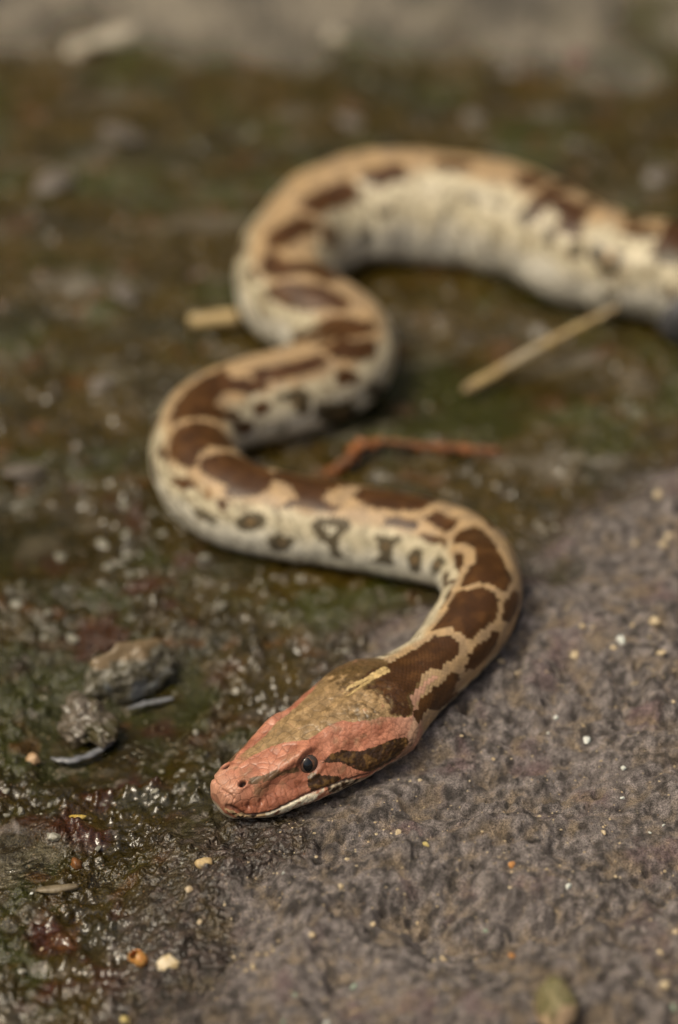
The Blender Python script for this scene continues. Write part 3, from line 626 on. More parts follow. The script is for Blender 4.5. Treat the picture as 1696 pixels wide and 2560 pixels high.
# ---------------------------------------------------------------- the python
PAL = {'D': (0.050, 0.020, 0.005), 'M': (0.22, 0.13, 0.06), 'S': (0.055, 0.040, 0.020), 'O': (0.30, 0.19, 0.09), 'W': (0.62, 0.57, 0.44),
       'P': (0.42, 0.24, 0.165), 'H': (0.27, 0.185, 0.085), 'B': (0.10, 0.060, 0.022), 'N': (0.46, 0.33, 0.15), 'K': (0.040, 0.020, 0.009),
       'L': (0.095, 0.062, 0.030), 'C': (0.42, 0.30, 0.17), 'T': (0.34, 0.22, 0.15)}

def in_poly(px, py, poly):
    r = np.zeros(px.shape, bool); n = len(poly)
    for k in range(n):
        (x0, y0), (x1, y1) = poly[k], poly[(k + 1) % n]
        if y0 == y1: continue
        c = (y0 > py) != (y1 > py)
        r ^= c & (px < (x1 - x0) * (py - y0) / (y1 - y0) + x0)
    return r

def snake():
    s = np.r_[np.linspace(0, 0.004, 40)[:-1] ** 1.0, np.arange(0.004, 0.076, 0.00024), np.arange(0.076, 0.2, 0.00036), np.arange(0.2, 0.56, 0.0008), np.linspace(0.56, ARC_END, 90)]
    m = 320
    V, v, S, R = snake_rings(s, m)
    du = np.gradient(V, axis=0); dv = np.roll(V, -1, 1) - np.roll(V, 1, 1)
    N = np.cross(dv, du); N /= np.linalg.norm(N, axis=-1, keepdims=True) + 1e-12
    if (N[600:, :] * (V[600:] - V[600:].mean(1, keepdims=True))).sum() < 0: N = -N
    # arc length round each ring in mm, from the back
    seg = np.linalg.norm(np.roll(V, -1, 1) - V, axis=-1) * 1000
    arc = np.cumsum(seg, 1) - seg; arc = arc - arc[:, m // 2][:, None]
    smm = np.repeat(s[:, None] * 1000, m, 1); vv = np.repeat(v[None], len(s), 0); av = np.abs(vv)
    head = sstep(60, 52, smm)
    # ---- relief of the head
    hx = smm; hy = arc; ahy = np.abs(hy)
    def arc_at(sm, q):
        i = np.argmin(np.abs(s * 1000 - sm)); j = np.argmin(np.abs(v - q)); return abs(arc[i, j])
    D = np.zeros(smm.shape)
    ex, ey = 23.2, arc_at(23.2, 0.43)
    de = np.hypot((hx - ex) / 1.15, ahy - ey)
    D += 0.35 * np.exp(-((de - 3.7) / 0.6) ** 2) - 1.0 * np.exp(-(de / 2.6) ** 2) + 0.6 * np.exp(-(((hx - ex) / 5) ** 2 + ((ahy - ey + 4.2) / 1.3) ** 2))
    nx_, ny_ = 5.6, arc_at(5.6, 0.243)
    dn = np.hypot((hx - nx_) / 1.1, ahy - ny_)
    D += -1.7 * np.exp(-(dn / 0.85) ** 4) + 0.22 * np.exp(-((dn - 1.35) / 0.5) ** 2)
    mouth = [(0.2, arc_at(0.2, 0.62)), (4.2, arc_at(4.2, 0.655)), (9, arc_at(9, 0.668)), (16, arc_at(16, 0.632)), (22, arc_at(22, 0.618)), (31, arc_at(31, 0.645)), (40, arc_at(40, 0.70)), (47, arc_at(47, 0.70))]
    dm = line_dist(hx, ahy, mouth)
    front = (hx < 48)
    D -= front * 0.55 * np.exp(-(dm / 0.34) ** 2) * sstep(0.3, 1.0, hx)
    slit = [(1.0, arc_at(1.0, 0.08)), (1.5, arc_at(1.5, .28)), (2.4, arc_at(2.4, 0.43))]
    D -= 0.55 * np.exp(-(line_dist(hx, ahy, slit) / 0.30) ** 2)
    for (a, b, d, w) in ((5.4, 0.556, 0.8, 0.55), (8.6, 0.549, 0.7, 0.5), (11.5, 0.56, 0.3, 0.5)):
        D -= d * np.exp(-((hx - a) / w) ** 2 - ((ahy - arc_at(a, b)) / (w * 1.5)) ** 2)
    seam = np.abs((hx / 2.9 + 0.12 * np.sin(hx * 1.7)) % 1.0 - 0.5) * 2.9
    lab = sstep(0.49, 0.52, av) * sstep(0.66, 0.63, av) * (hx > 3) * (hx < 34)
    D -= 0.28 * lab * np.exp(-(seam / 0.22) ** 2)
    D += head * (0.16 * perlin(hx / 3.1, hy / 3.1, 3) + 0.30 * perlin(hx / 8.0, hy / 8.0, 8))
    D += -0.35 * head * np.exp(-((ahy) / 1.2) ** 2) * sstep(24, 34, hx) * sstep(56, 46, hx)       # faint groove along the crown
    # ---- relief of the body: gentle muscle, belly shields
    D += sstep(330, 420, smm) * (1.5 * perlin(smm / 16.0, vv * 2.0, 411) + 0.7 * perlin(smm / 7.0, vv * 4.0, 413))
    D += (1 - head) * 0.22 * perlin(smm / 9.0, vv * 6, 12)
    belly = (1 - head) * sstep(0.60, 0.68, av)
    D += belly * 0.30 * (1 - np.abs(2 * ((smm / 5.0) % 1.0) - 1)) 
    # head: ridge over the eye, hollow lores, swollen temples
    D += head * (0.7 * np.exp(-((hx - 21) / 8) ** 2 - ((ahy - ey + 3.6) / 1.1) ** 2) - 0.75 * np.exp(-((hx - 14) / 5) ** 2 - ((ahy - ey + 0.2) / 2.0) ** 2)
                 + 0.9 * np.exp(-((hx - 46) / 7) ** 2 - ((av - 0.33) / 0.10) ** 2) - 0.5 * np.exp(-((hx - 36) / 6) ** 2 - ((av - 0.46) / 0.06) ** 2) + 0.5 * np.exp(-((hx - 43) / 6) ** 2 - ((av - 0.60) / 0.07) ** 2))
    # head plates: large shields in front, small scales behind, each with its own level
    wx, wy = hx + 1.1 * perlin(hx / 4.5, hy / 4.5, 201), hy + 1.1 * perlin(hx / 4.5 + 9, hy / 4.5, 203)
    b1, b2, bid = worley(wx / 2.5, wy / 2.1, 211); c1_, c2_, cid_ = worley(wx / 1.6, wy / 1.45, 223)
    pw = np.clip(sstep(34, 24, smm) + sstep(0.30, 0.20, av) * sstep(42, 33, smm), 0, 1)
    groove = sstep(0.0, 0.13, b2 - b1) * pw + sstep(0.0, 0.20, c2_ - c1_) * (1 - pw); pid = bid * pw + cid_ * (1 - pw)
    dome = (0.5 - b1) * pw * 0.25 + (0.4 - c1_) * (1 - pw) * 0.18
    D += head * (0.10 * groove + 0.06 * pid + 0.6 * dome)
    # body scales: an overlapping diamond lattice
    a, b = smm / 0.72, vv * 46.0
    p, q = np.floor((a + b) / 2 + 0.5), np.floor((a - b) / 2 + 0.5)
    k1_, k2_ = (a + b) / 2 - p, (a - b) / 2 - q
    rim = 2 * np.maximum(np.abs(k1_), np.abs(k2_))
    scl = (1 - head) * sstep(0.30, 0.22, smm / 1000) * sstep(0.72, 0.64, av)
    D += scl * (0.13 * (1 - rim ** 3) + 0.07 * (k1_ + k2_))
    V = V + N * (D * 0.001)[..., None]
    # ---- colour, looked up scale by scale
    jit = (_h(p, q, 7) / 4294967296.0 - 0.5)
    ls = np.where(head > 0.5, smm, (p + q) * 0.72 + jit * 0.5); lv = np.where(head > 0.5, vv + 0.008 * perlin(smm / 1.2, arc / 1.2, 31), (p - q) / 46.0)
    ls = ls + np.where(head > 0.5, 0.35 * perlin(smm / 1.1, arc / 1.1, 37), 0)
    alv = np.abs(lv)
    wob = 0.05 * perlin(ls / 7.0, lv * 5, 19)
    tan = mix((0.38, 0.258, 0.138), (0.31, 0.215, 0.125), sstep(-.4, .4, perlin(ls / 5, lv * 8, 23)))
    flank = mix((0.50, 0.44, 0.31), (0.36, 0.315, 0.215), sstep(-0.05, 0.5, perlin(ls / 4.0, lv * 14, 29)) * 0.8)
    pale = mix((0.70, 0.675, 0.585), (0.30, 0.25, 0.17), sstep(0.10, 0.42, fbm(ls / 6.0, lv * 9.0, 1.0, 2, 171)) * sstep(215, 300, ls) * sstep(0.62, 0.5, alv))
    flank = mix(flank, (0.20, 0.155, 0.09), sstep(0.15, 0.45, fbm(ls / 5.0, lv * 10.0, 1.0, 2, 173)) * sstep(205, 290, ls) * 0.8)
    spk = (_h(p, q, 401) / 4294967296.0 < 0.10 + 0.22 * sstep(-0.1, 0.4, fbm(ls / 7.0, lv * 8.0, 1.0, 2, 403))) & (alv < 0.62)
    pale = mix(pale, np.array((0.56, 0.54, 0.485)) + 0 * pale, 0.6 * sstep(300, 380, ls) * sstep(0.66, 0.45, alv))
    pale = mix(pale, (0.20, 0.165, 0.11), 0.75 * spk * sstep(130, 220, ls)); flank = mix(flank, (0.15, 0.115, 0.065), 0.7 * spk * sstep(130, 220, ls))
    tb = np.where(lv > 0, 0.27 + 0.36 * sstep(150, 100, ls) - 0.05 * sstep(310, 350, ls) - 0.12 * sstep(390, 450, ls), 0.25 - 0.08 * sstep(125, 100, ls))
    col = mix(tan, flank, sstep(tb - 0.05, tb + 0.05, alv + wob))
    col = mix(col, pale, sstep(0.0, 0.2, alv + wob - np.maximum(tb + 0.06, 0.36)) * 0.92)
    # hidden side and tail: spots of the same kind, by noise
    gen = (fbm(ls / 11.0, lv * 4.0, 1.0, 2, 71) > 0.22) & (alv < 0.5)
    back = ((perlin(ls / 13.0, lv * 0.9 + 3, 75) > 0.02) & (alv < 0.22)) & (ls > 500)
    seen = np.where(ls < 128, (lv > -0.2), np.where(ls < 205, lv < 0.15, lv > -0.25)) & (ls < 545)
    col = np.where(((gen & ~seen) | back)[..., None] & (ls > 60)[..., None], np.array(PAL['D']), col)
    # head ground colours
    salmon = mix((0.44, 0.185, 0.115), (0.33, 0.125, 0.075), sstep(-0.4, 0.5, perlin(smm / 4, arc / 4, 41)))
    salmon = mix(salmon, (0.28, 0.17, 0.10), 0.7 * sstep(0.1, 0.6, fbm(smm / 5, arc / 5, 1.0, 3, 141)))
    salmon = mix(salmon, (0.44, 0.235, 0.16), sstep(7, 2, smm) * sstep(10, 5, np.abs(arc)) * 0.75)     # paler rostral shields
    salmon = mix(salmon, (0.42, 0.24, 0.17), sstep(44, 54, smm) * 0.8)
    salmon = mix(salmon, (0.25, 0.085, 0.048), 0.75 * sstep(0.44, 0.54, av) * sstep(30, 18, smm) * (0.6 + 0.4 * sstep(-.3, .3, perlin(smm / 2.5, arc / 2.5, 47))))
    hc = mix(salmon, (0.52, 0.46, 0.35), sstep(0.70, 0.76, av))
    hm = sstep(57.0, 55.0, ls + 0.8 * perlin(smm / 2, arc / 2, 91))
    col = mix(col, hc, hm)
    soft = fbm(smm / 2.2, arc / 2.2, 1.0, 3, 55)
    for k, poly in sorted(PATTERN + [('B', [(41, -0.2), (43, -0.34), (46, -0.50), (58, -0.55), (58, 0.0), (48, -0.05)])], key=lambda t: {'H': 0, 'B': 1}.get(t[0], 2)):
        if k in 'DS' and poly[0][0] > 78:
            cx, cy = np.mean([t[0] for t in poly]), np.mean([t[1] for t in poly])
            ks = float(np.interp(cx, [80, 135, 150, 215, 300, 345], [1.05, 1.06, 1.16, 1.28, 1.35, 1.75])); kv_ = float(np.interp(cx, [80, 135, 150, 215, 300, 345], [1.06, 1.08, 1.20, 1.28, 1.32, 1.65]))
            if k == 'S': kv_ = min(kv_, 1.2)
            poly = [(cx + (t[0] - cx) * ks, cy + (t[1] - cy) * kv_) for t in poly]
        if k == 'N':
            mid = np.interp([t[0] for t in poly], [40, 57], [0.028, 0.01]); poly = [(t[0], m_ + (t[1] - m_) * 0.6) for t, m_ in zip(poly, mid)]
        xs = [t[0] for t in poly]; ys = [t[1] for t in poly]
        x0, x1, y0, y1 = min(xs), max(xs), min(ys), max(ys)
        hd = k in 'HBNKLCT' or (k == 'W' and x1 < 60)
        kv = np.where(ls < 60, alv, lv) if hd and k not in 'HB' else lv
        box = (ls >= x0) & (ls <= x1) & (kv >= y0) & (kv <= y1)
        ii = np.nonzero(box)
        hit = in_poly(ls[ii], kv[ii], poly)
        idx = tuple(t[hit] for t in ii)
        if not len(idx[0]): continue
        c = np.array(PAL[k])
        nz = soft[idx]
        if k == 'D':
            cc = mix(c, (0.078, 0.033, 0.009), sstep(-0.1, 0.4, perlin(ls[idx] / 6, lv[idx] * 9, 43)))
            w = np.ones(len(nz))
            if x0 < 46: w = sstep(-0.25, 0.25, nz * 0.8 + sstep(43, 56, ls[idx]) * 1.3 - 0.62)
        elif k == 'H': cc = mix((0.31, 0.205, 0.10), (0.20, 0.13, 0.058), sstep(-.3, .3, nz)); w = np.clip(0.97 * sstep(-0.9, -0.25, nz + 0.1), 0, 1) * sstep(7, 13, ls[idx])
        elif k == 'B': cc = np.tile(c, (len(nz), 1)); w = sstep(-0.35, 0.25, nz + sstep(36, 52, ls[idx]) * 0.8 - 0.35) * 0.95
        elif k == 'K':
            jaw = x0 > 25.5 and y0 > 0.6
            cc = mix(c, (0.46, 0.38, 0.27) if jaw else (0.12, 0.065, 0.022), sstep(-0.05 if jaw else 0.0, 0.3, nz)); w = sstep(-0.9, -0.4, nz)
        elif k == 'L': cc = np.tile(c, (len(nz), 1)); w = sstep(-0.7, 0.0, nz) * (0.9 if x1 > 15 else 0.5)
        elif k == 'C': cc = mix((0.46, 0.33, 0.19), (0.03, 0.018, 0.01), (nz > 0.12) * 1.0); w = np.ones(len(nz))
        elif k == 'T': cc = mix(c, (0.16, 0.10, 0.05), sstep(0.1, 0.4, nz)); w = np.ones(len(nz)) * 0.8
        elif k == 'S': cc = np.tile(c, (len(nz), 1)); w = np.ones(len(nz)) * 0.92
        elif k == 'W' and hd: cc = mix(c, (0.30, 0.13, 0.075), sstep(0.15, 0.35, nz)); w = sstep(0.0, 0.35, nz + (25.5 - ls[idx]) * 0.12)
        else: cc = np.tile(c, (len(nz), 1)); w = np.ones(len(nz))
        col[idx] = mix(col[idx], cc, w)
    shade = head * ((0.64 + 0.36 * groove) * (0.88 + 0.22 * pid)) + (1 - head) * (1 - scl * (0.34 * sstep(0.72, 1.0, rim) - 0.10 + 0.24 * (_h(p, q, 77) / 4294967296.0 - 0.5)))
    col = col * shade[..., None]
    # shade painted into the nostril pits, and a dark mouth line
    col = mix(col, (0.03, 0.015, 0.012), sstep(1.1, 0.7, dn) * (smm < 12))
    col = mix(col, (0.05, 0.02, 0.012), 0.7 * front * sstep(0.45, 0.12, dm) * (smm > 0.5))
    root = bpy.data.objects.new('python_snake', None); COL.objects.link(root)
    base = V[200].mean(0); root.location = (base[0], base[1], V[200][:, 2].min())
    root.empty_display_size = 0.02
    bpy.context.view_layer.update()
    tag(root, 'brown and tan blotched python with a salmon pink head creeping down off the rock', 'snake')
    o, quads = grid_obj('body', V, M_SKIN, wrap=True)
    me = o.data
    # close the snout and the tail tip
    bm = bmesh.new(); bm.from_mesh(me); bm.verts.ensure_lookup_table()
    n = len(s)
    bm.faces.new([bm.verts[j] for j in range(m)]); bm.faces.new([bm.verts[(n - 1) * m + j] for j in range(m)][::-1])
    bmesh.ops.recalc_face_normals(bm, faces=bm.faces)
    for f in bm.faces: f.smooth = True
    bm.to_mesh(me); bm.free()
    add_color(me, 'Col', col.reshape(-1, 3)); add_float(me, 'head', head)
    UV = np.stack([smm, np.where(head > 0.02, arc, vv * 33.0 * 1.45)], -1).reshape(-1, 2)
    UV = np.stack([smm, arc * head + (1 - head) * vv * 33.0 * 1.45], -1).reshape(-1, 2)
    li = np.empty(len(me.loops), np.int32); me.loops.foreach_get('vertex_index', li)
    uvl = me.uv_layers.new(name='skin'); uvl.data.foreach_set('uv', UV[li].astype(np.float32).ravel())
    o.parent = root; o.matrix_parent_inverse = root.matrix_world.inverted()
    # ---- eyes
    t = NT('python iris'); tc = t.n('TexCoord').outputs['Object']
    nz = t.n('TexNoise', i_Scale=1600.0, i_Detail=5.0, i_Roughness=0.7); t.l(tc, nz.inputs[0])
    nb = t.n('TexNoise', i_Scale=420.0, i_Detail=2.0); t.l(tc, nb.inputs[0])
    t.l(t.mixc(t.ramp(nb.outputs[0], 0.42, 0.58), t.mixc(nz.outputs[0], (0.035, 0.026, 0.022), (0.075, 0.060, 0.052)), t.mixc(nz.outputs[0], (0.09, 0.038, 0.02), (0.15, 0.075, 0.05))), t.b.inputs['Base Color'])
    t.set(Roughness=0.08, Specular_IOR_Level=0.4); iris = t.m
    t = NT('python pupil'); t.set(Base_Color=(0.004, 0.005, 0.006, 1), Roughness=0.06); pup = t.m
    i = int(np.argmin(np.abs(s * 1000 - ex)))
    for side, q in ((1, 0.43), (-1, -0.43)):
        j = int(np.argmin(np.abs(v - q)))
        nrm = N[i, j]; nrm = nrm / np.linalg.norm(nrm)
        r = 0.0034
        fwd = V[i - 30, m // 2] - V[i + 30, m // 2]; fwd /= np.linalg.norm(fwd)
        z = nrm * 0.95 + fwd * 0.14; z /= np.linalg.norm(z)
        yv = np.array((0, 0, 1.0)); yv = yv - z * z.dot(yv); yv /= np.linalg.norm(yv); xv = np.cross(yv, z)
        c = V[i, j] + nrm * (0.0002 - r * 0.56)
        A = []
        nu, nvv = 28, 22
        for a in range(nvv):
            th = math.pi * 0.62 * a / (nvv - 1)
            for b in range(nu):
                ph = 2 * math.pi * b / nu
                A.append(c + r * (math.sin(th) * (math.cos(ph) * xv + math.sin(ph) * yv * 0.94) + math.cos(th) * z * 0.97))
        Vv = np.array(A).reshape(nvv, nu, 3)
        e, _ = grid_obj('eye', Vv, iris, wrap=True, flip=True)
        e.parent = root; e.matrix_parent_inverse = root.matrix_world.inverted()
        # slit pupil, a thin lens lying on the eyeball
        B = []
        for a in np.linspace(-1, 1, 17):
            w = 0.62 * math.sqrt(max(0, 1 - a * a)) * (0.55 + 0.45 * (1 - a * a)) + 0.004
            for b in np.linspace(-1, 1, 7):
                dx, dy = b * w * 0.62, a * 0.62
                dz = math.sqrt(max(0.0, 1 - dx * dx - dy * dy)) * 0.97
                B.append(c + r * 1.012 * (dx * xv + dy * yv * 0.94 + dz * z))
        Pv = np.array(B).reshape(17, 7, 3)
        pp, _ = grid_obj('pupil', Pv, pup)
        pp.parent = e
    return root

ARC_END = float(np.sum(np.hypot(*np.diff(smooth_path(PATH, 6000, 0.006)[:, :2], axis=0).T))) - 0.001
SNAKE = snake()

# ---------------------------------------------------------------- stones, grit, stalks
def ico(sub):
    bm = bmesh.new(); bmesh.ops.create_icosphere(bm, subdivisions=sub, radius=1.0)
    V = np.array([v.co[:] for v in bm.verts]); F = [[v.index for v in f.verts] for f in bm.faces]; bm.free()
    return V, F
ICO = {k: ico(k) for k in (1, 2, 3, 4, 5)}

def noise3(V, sc, seed):
    return (perlin(V[:, 0] * sc + seed, V[:, 1] * sc, seed) + perlin(V[:, 1] * sc, V[:, 2] * sc + seed, seed + 5) + perlin(V[:, 2] * sc, V[:, 0] * sc - seed, seed + 9)) / 2

def stone(name, loc, size, mat, seed, sub=3, angular=0.0, lumpy=0.25, rotz=None, sink=0.3):
    V, F = ICO[sub]; rng = np.random.default_rng(seed); V = V.copy()
    if angular:
        n = rng.normal(size=(11, 3)); n /= np.linalg.norm(n, axis=1, keepdims=True); d = rng.uniform(0.62, 0.95, 11)
        dot = V @ n.T; rad = np.where(dot > 0.05, d / np.maximum(dot, 0.05), 9).min(1)
        V *= (1 - angular + angular * np.minimum(rad, 1.25))[:, None]
    V *= (1 + lumpy * noise3(V, 1.3, seed) + lumpy * 0.5 * noise3(V, 3.1, seed + 3) + lumpy * 0.25 * noise3(V, 7.0, seed + 4))[:, None]
    a = rng.uniform(0, 6.28) if rotz is None else rotz
    V = V * np.array(size)
    V = np.stack([V[:, 0] * math.cos(a) - V[:, 1] * math.sin(a), V[:, 0] * math.sin(a) + V[:, 1] * math.cos(a), V[:, 2]], 1)
    o = mesh_obj(name, V, F, mat, smooth=not angular or lumpy > 0.1)
    x, y = loc[:2]
    z = gz(x, y) if len(loc) < 3 else loc[2]
    o.location = (x, y, z - V[:, 2].min() * (1 - sink) - sink * 0.0)
    o.location.z = z - V[:, 2].min() - sink * (V[:, 2].max() - V[:, 2].min())
    return o

def tube(name, pts, mat, n=14, rings=40, wob=0.08, seed=1, flat=1.0, sigma=0.004, ends=0.6):
    P = np.array(pts); Q = smooth_path(P, rings, sigma); V = np.zeros((rings, n, 3))
    T = np.gradient(Q[:, :3], axis=0); T /= np.linalg.norm(T, axis=1, keepdims=True)
    for i in range(rings):
        side = np.cross((0, 0, 1.0), T[i]); side /= np.linalg.norm(side); up = np.cross(T[i], side)
        e = 1.0 if 0 < i < rings - 1 else ends
        for j in range(n):
            a = 2 * math.pi * j / n
            r = Q[i, 3] * e * (1 + wob * float(perlin(np.array([i * 0.35 + seed * 7.1]), np.array([math.cos(a) * 1.2 + 5 + math.sin(a)]), seed)[0]))
            V[i, j] = Q[i, :3] + side * math.cos(a) * r + up * math.sin(a) * r * flat
    me_o, q = grid_obj(name, V, mat, wrap=True)
    bm = bmesh.new(); bm.from_mesh(me_o.data); bm.verts.ensure_lookup_table()
    bm.faces.new([bm.verts[j] for j in range(n)]); bm.faces.new([bm.verts[(rings - 1) * n + j] for j in range(n)][::-1])
    bmesh.ops.recalc_face_normals(bm, faces=bm.faces); bm.to_mesh(me_o.data); bm.free()
    return me_o

M_STRAW = stone_mat('dry straw', (0.42, 0.31, 0.14), (0.24, 0.165, 0.085), 0.6, 240, (0.36, 0.30, 0.20))
M_TWIG = stone_mat('red brown twig', (0.26, 0.085, 0.018), (0.09, 0.032, 0.010), 0.5, 420, (0.16, 0.07, 0.03))
tag(tube('straw', STRAW_A, M_STRAW, wob=0.12, seed=3, sigma=0.006), 'long dry straw leaning from the mud onto the white belly flank', 'straw')
tag(tube('straw', STRAW_B, M_STRAW, wob=0.1, seed=4), 'short stubby yellow straw beside the dark coil', 'straw')
tag(tube('twig', TWIG, M_TWIG, wob=0.9, seed=5, rings=90, sigma=0.002), 'crooked red brown twig on the wet mud inside the bend', 'twig')

M_GLINT = stone_mat('grey glint rod', (0.165, 0.17, 0.18), (0.10, 0.10, 0.105), 0.15, 200)  # solid grey rods stand in for reflections along the puddle edge
for pts, lb in ((BEADS_1, 'solid grey rod standing in for a curved reflection in the puddle before the crumbly lump'), (BEADS_2, 'solid grey rod standing in for a straight reflection in the puddle under the angular stone')):
    tag(tube('glint', [(x, y, -0.0020, r * (0.45 if i in (0, len(pts) - 1) else 0.95)) for i, (x, y, z, r) in enumerate(pts)], M_GLINT, seed=8, wob=0.35, sigma=0.003, flat=0.6, ends=0.2), lb, 'glint')
M_BLOCK = stone_mat('mud crusted stone', (0.045, 0.038, 0.018), (0.15, 0.14, 0.11), 0.35, 500, (0.16, 0.17, 0.17), crust=(0.0112, (0.15, 0.105, 0.055)))
M_LUMP = stone_mat('gritty lump', (0.055, 0.044, 0.028), (0.15, 0.125, 0.10), 0.25, 500, (0.05, 0.042, 0.018))
M_DARK = stone_mat('slate grey stone', (0.055, 0.055, 0.062), (0.10, 0.10, 0.105), 0.5, 500)
M_MOSSY = stone_mat('mossy stone', (0.10, 0.09, 0.035), (0.19, 0.16, 0.08), 0.7, 420, (0.42, 0.30, 0.19))
P = SPOTS
tag(stone('stone', P[0][:2], (0.0115, 0.0066, 0.0098), M_BLOCK, 19, 5, 0.9, 0.30, 0.45, 0.34), 'angular mud crusted stone with a tan top in the mossy mud', 'stone')
tag(stone('stone', P[1][:2], (0.0062, 0.0105, 0.0062), M_LUMP, 23, 5, 0.4, 0.55, 0.5, 0.28), 'low crumbly grey lump beside the angular stone', 'stone')
tag(stone('stone', P[2][:2], (0.0085, 0.0070, 0.0115), M_DARK, 31, 4, 0.6, 0.16, 0.2, 0.1), 'dark slate stone lying against the pale flank of the snake', 'stone')
tag(stone('stone', P[3][:2], (0.0050, 0.0060, 0.0062), M_MOSSY, 41, 4, 0.5, 0.22, 0.4, 0.15), 'cream and moss green stone standing on the dry rock', 'stone')

M = {
    'cream': stone_mat('cream grit', (0.50, 0.41, 0.27), (0.40, 0.30, 0.18), 0.55, 900),
    'white': stone_mat('white grit', (0.62, 0.62, 0.56), (0.42, 0.46, 0.43), 0.4, 900),
    'green': stone_mat('pale green grit', (0.30, 0.37, 0.29), (0.22, 0.26, 0.19), 0.5, 900),
    'orange': stone_mat('orange grit', (0.50, 0.24, 0.08), (0.36, 0.17, 0.06), 0.5, 900),
    'yellow': stone_mat('yellow grit', (0.48, 0.38, 0.14), (0.34, 0.27, 0.10), 0.5, 900),
    'wetpale': stone_mat('pale wet pebble', (0.24, 0.23, 0.19), (0.15, 0.14, 0.105), 0.25, 700),
    'far': stone_mat('lilac grey stone', (0.155, 0.132, 0.115), (0.085, 0.072, 0.055), 0.4, 300),
    'farwhite': stone_mat('bleached stone', (0.40, 0.36, 0.28), (0.28, 0.245, 0.19), 0.8, 200),
    'pink': stone_mat('pink stone', (0.19, 0.105, 0.09), (0.12, 0.075, 0.06), 0.5, 300),
}
INFO = {
    'cream': ('grit_grain', 'tiny cream grit grain on the dry grey rock', 'grit', 'cream grit grains on the rock'),
    'white': ('grit_grain', 'tiny glassy white grit grain on the dry grey rock', 'grit', 'white grit grains on the rock'),
    'green': ('grit_grain', 'tiny pale green grit grain on the dry grey rock', 'grit', 'pale green grit grains on the rock'),
    'orange': ('grit_grain', 'tiny orange grit grain on the dry grey rock', 'grit', 'orange grit grains on the rock'),
    'yellow': ('grit_grain', 'tiny yellow grit grain on the rock', 'grit', 'yellow grit grains on the rock'),
    'wetpale': ('pebble', 'small pale wet pebble or glint stand-in in the mossy mud', 'pebble', 'pale pebbles and glint stand-ins in the mossy mud'),
    'far': ('pebble', 'flat lilac grey pebble on the brown mud around the snake', 'pebble', 'grey pebbles on the brown mud'),
    'farwhite': ('stone', 'bleached pale stone at the edge of the dry ground behind the mud', 'stone', 'bleached stones behind the mud'),
    'pink': ('stone', 'pink stone on the brown mud behind the snake', 'stone', None),
}
# landmarks that tell one grain from another
MARK_ROCK = [((-0.020, 0.562), "the snake's chin"), ((0.020, 0.585), "the snake's jaw"), ((0.048, 0.622), "the snake's neck"), ((0.056, 0.660), 'the outer bend behind the neck'),
             ((0.0523, 0.4826), 'the moss green stone'), ((-0.0353, 0.5498), 'the black sided chip'), ((-0.0435, 0.5139), 'the broken shell'),
             ((GRIT['orange'][0][0], GRIT['orange'][0][1]), 'the upper orange grain'), ((GRIT['orange'][1][0], GRIT['orange'][1][1]), 'the lower orange grain'),
             ((0.095, 0.722), 'the upper rim of the slab'), ((0.085, 0.66), 'the open middle of the slab')]
MARK_MUD = [((-0.0594, 0.6311), 'the angular tan topped stone'), ((-0.0713, 0.6134), 'the crumbly lump'), ((-0.036, 0.575), "the snake's snout"), ((-0.0706, 0.5726), 'the yellow sliver'),
            ((-0.0698, 0.5557), 'the wet orange pebble'), ((-0.0731, 0.5444), 'the long tan flake'), ((-0.060, 0.715), 'the outer left bend of the body'), ((-0.02, 0.672), 'the spotted white flank'),
            ((-0.0520, 0.5178), 'the amber husks'), ((-0.0850, 0.5988), 'the peach pebble')]
MARK_FAR = [((-0.0879, 1.0336), 'the bleached stones'), ((-0.045, 0.82), 'the stubby straw'), ((0.065, 0.797), 'the long straw'), ((0.03, 0.90), 'the top of the farthest coil'), ((0.095, 1.013), 'the pink stone'),
            ((0.025, 0.744), 'the red brown twig'), ((-0.062, 0.735), 'the outer left bend of the body')]
SIZES = ((0.0008, 'tiny'), (0.0014, 'small'), (0.0025, 'larger'), (9, 'large'))
sd_ = 100
for k, lst in GRIT.items():
    nm, lb, ct, gr = INFO[k]
    rng = random.Random(k)
    marks = MARK_MUD if k == 'wetpale' else MARK_FAR if k in ('far', 'farwhite', 'pink') else MARK_ROCK
    for (x, y, r) in lst:
        sd_ += 1
        if k == 'far' and rng.random() < 0.35: continue
        fl = {'far': 0.35, 'farwhite': 0.28, 'wetpale': 0.6}.get(k, 0.75)
        o = stone(nm, (x, y), (r * (1.1 if k != 'far' else rng.uniform(0.7, 1.5)), r * rng.uniform(0.6, 1.15), r * fl), M[k], sd_, 3 if r > 0.003 else 2, 0.95, 0.10, None, 0.35)
        near = min(marks, key=lambda t: math.hypot(t[0][0] - x, t[0][1] - y))[1]
        size = next(w for lim, w in SIZES if r < lim)
        if k in ('orange', 'farwhite', 'pink'):
            lab = lb if k != 'orange' else 'orange grit grain on open dry rock, ' + ('nearer the jaw' if (x, y, r) == lst[0] else 'nearer the moss green stone')
            if k == 'farwhite': lab = ['biggest bleached pale stone at the edge of the dry ground', 'lone bleached pale stone straight behind the farthest coil', 'smaller bleached stone touching the biggest bleached stone'][lst.index((x, y, r))]
        else:
            what = {'cream': 'cream grit grain on the rock', 'white': 'glassy white grit grain on the rock', 'green': 'pale green grit grain on the rock', 'yellow': 'yellow grit grain on the rock',
                    'wetpale': 'pale wet pebble or glint stand-in in the mud', 'far': 'flat lilac grey pebble'}[k]
            lab = size + ' ' + what + ' closest to ' + near
        tag(o, lab, ct, gr)

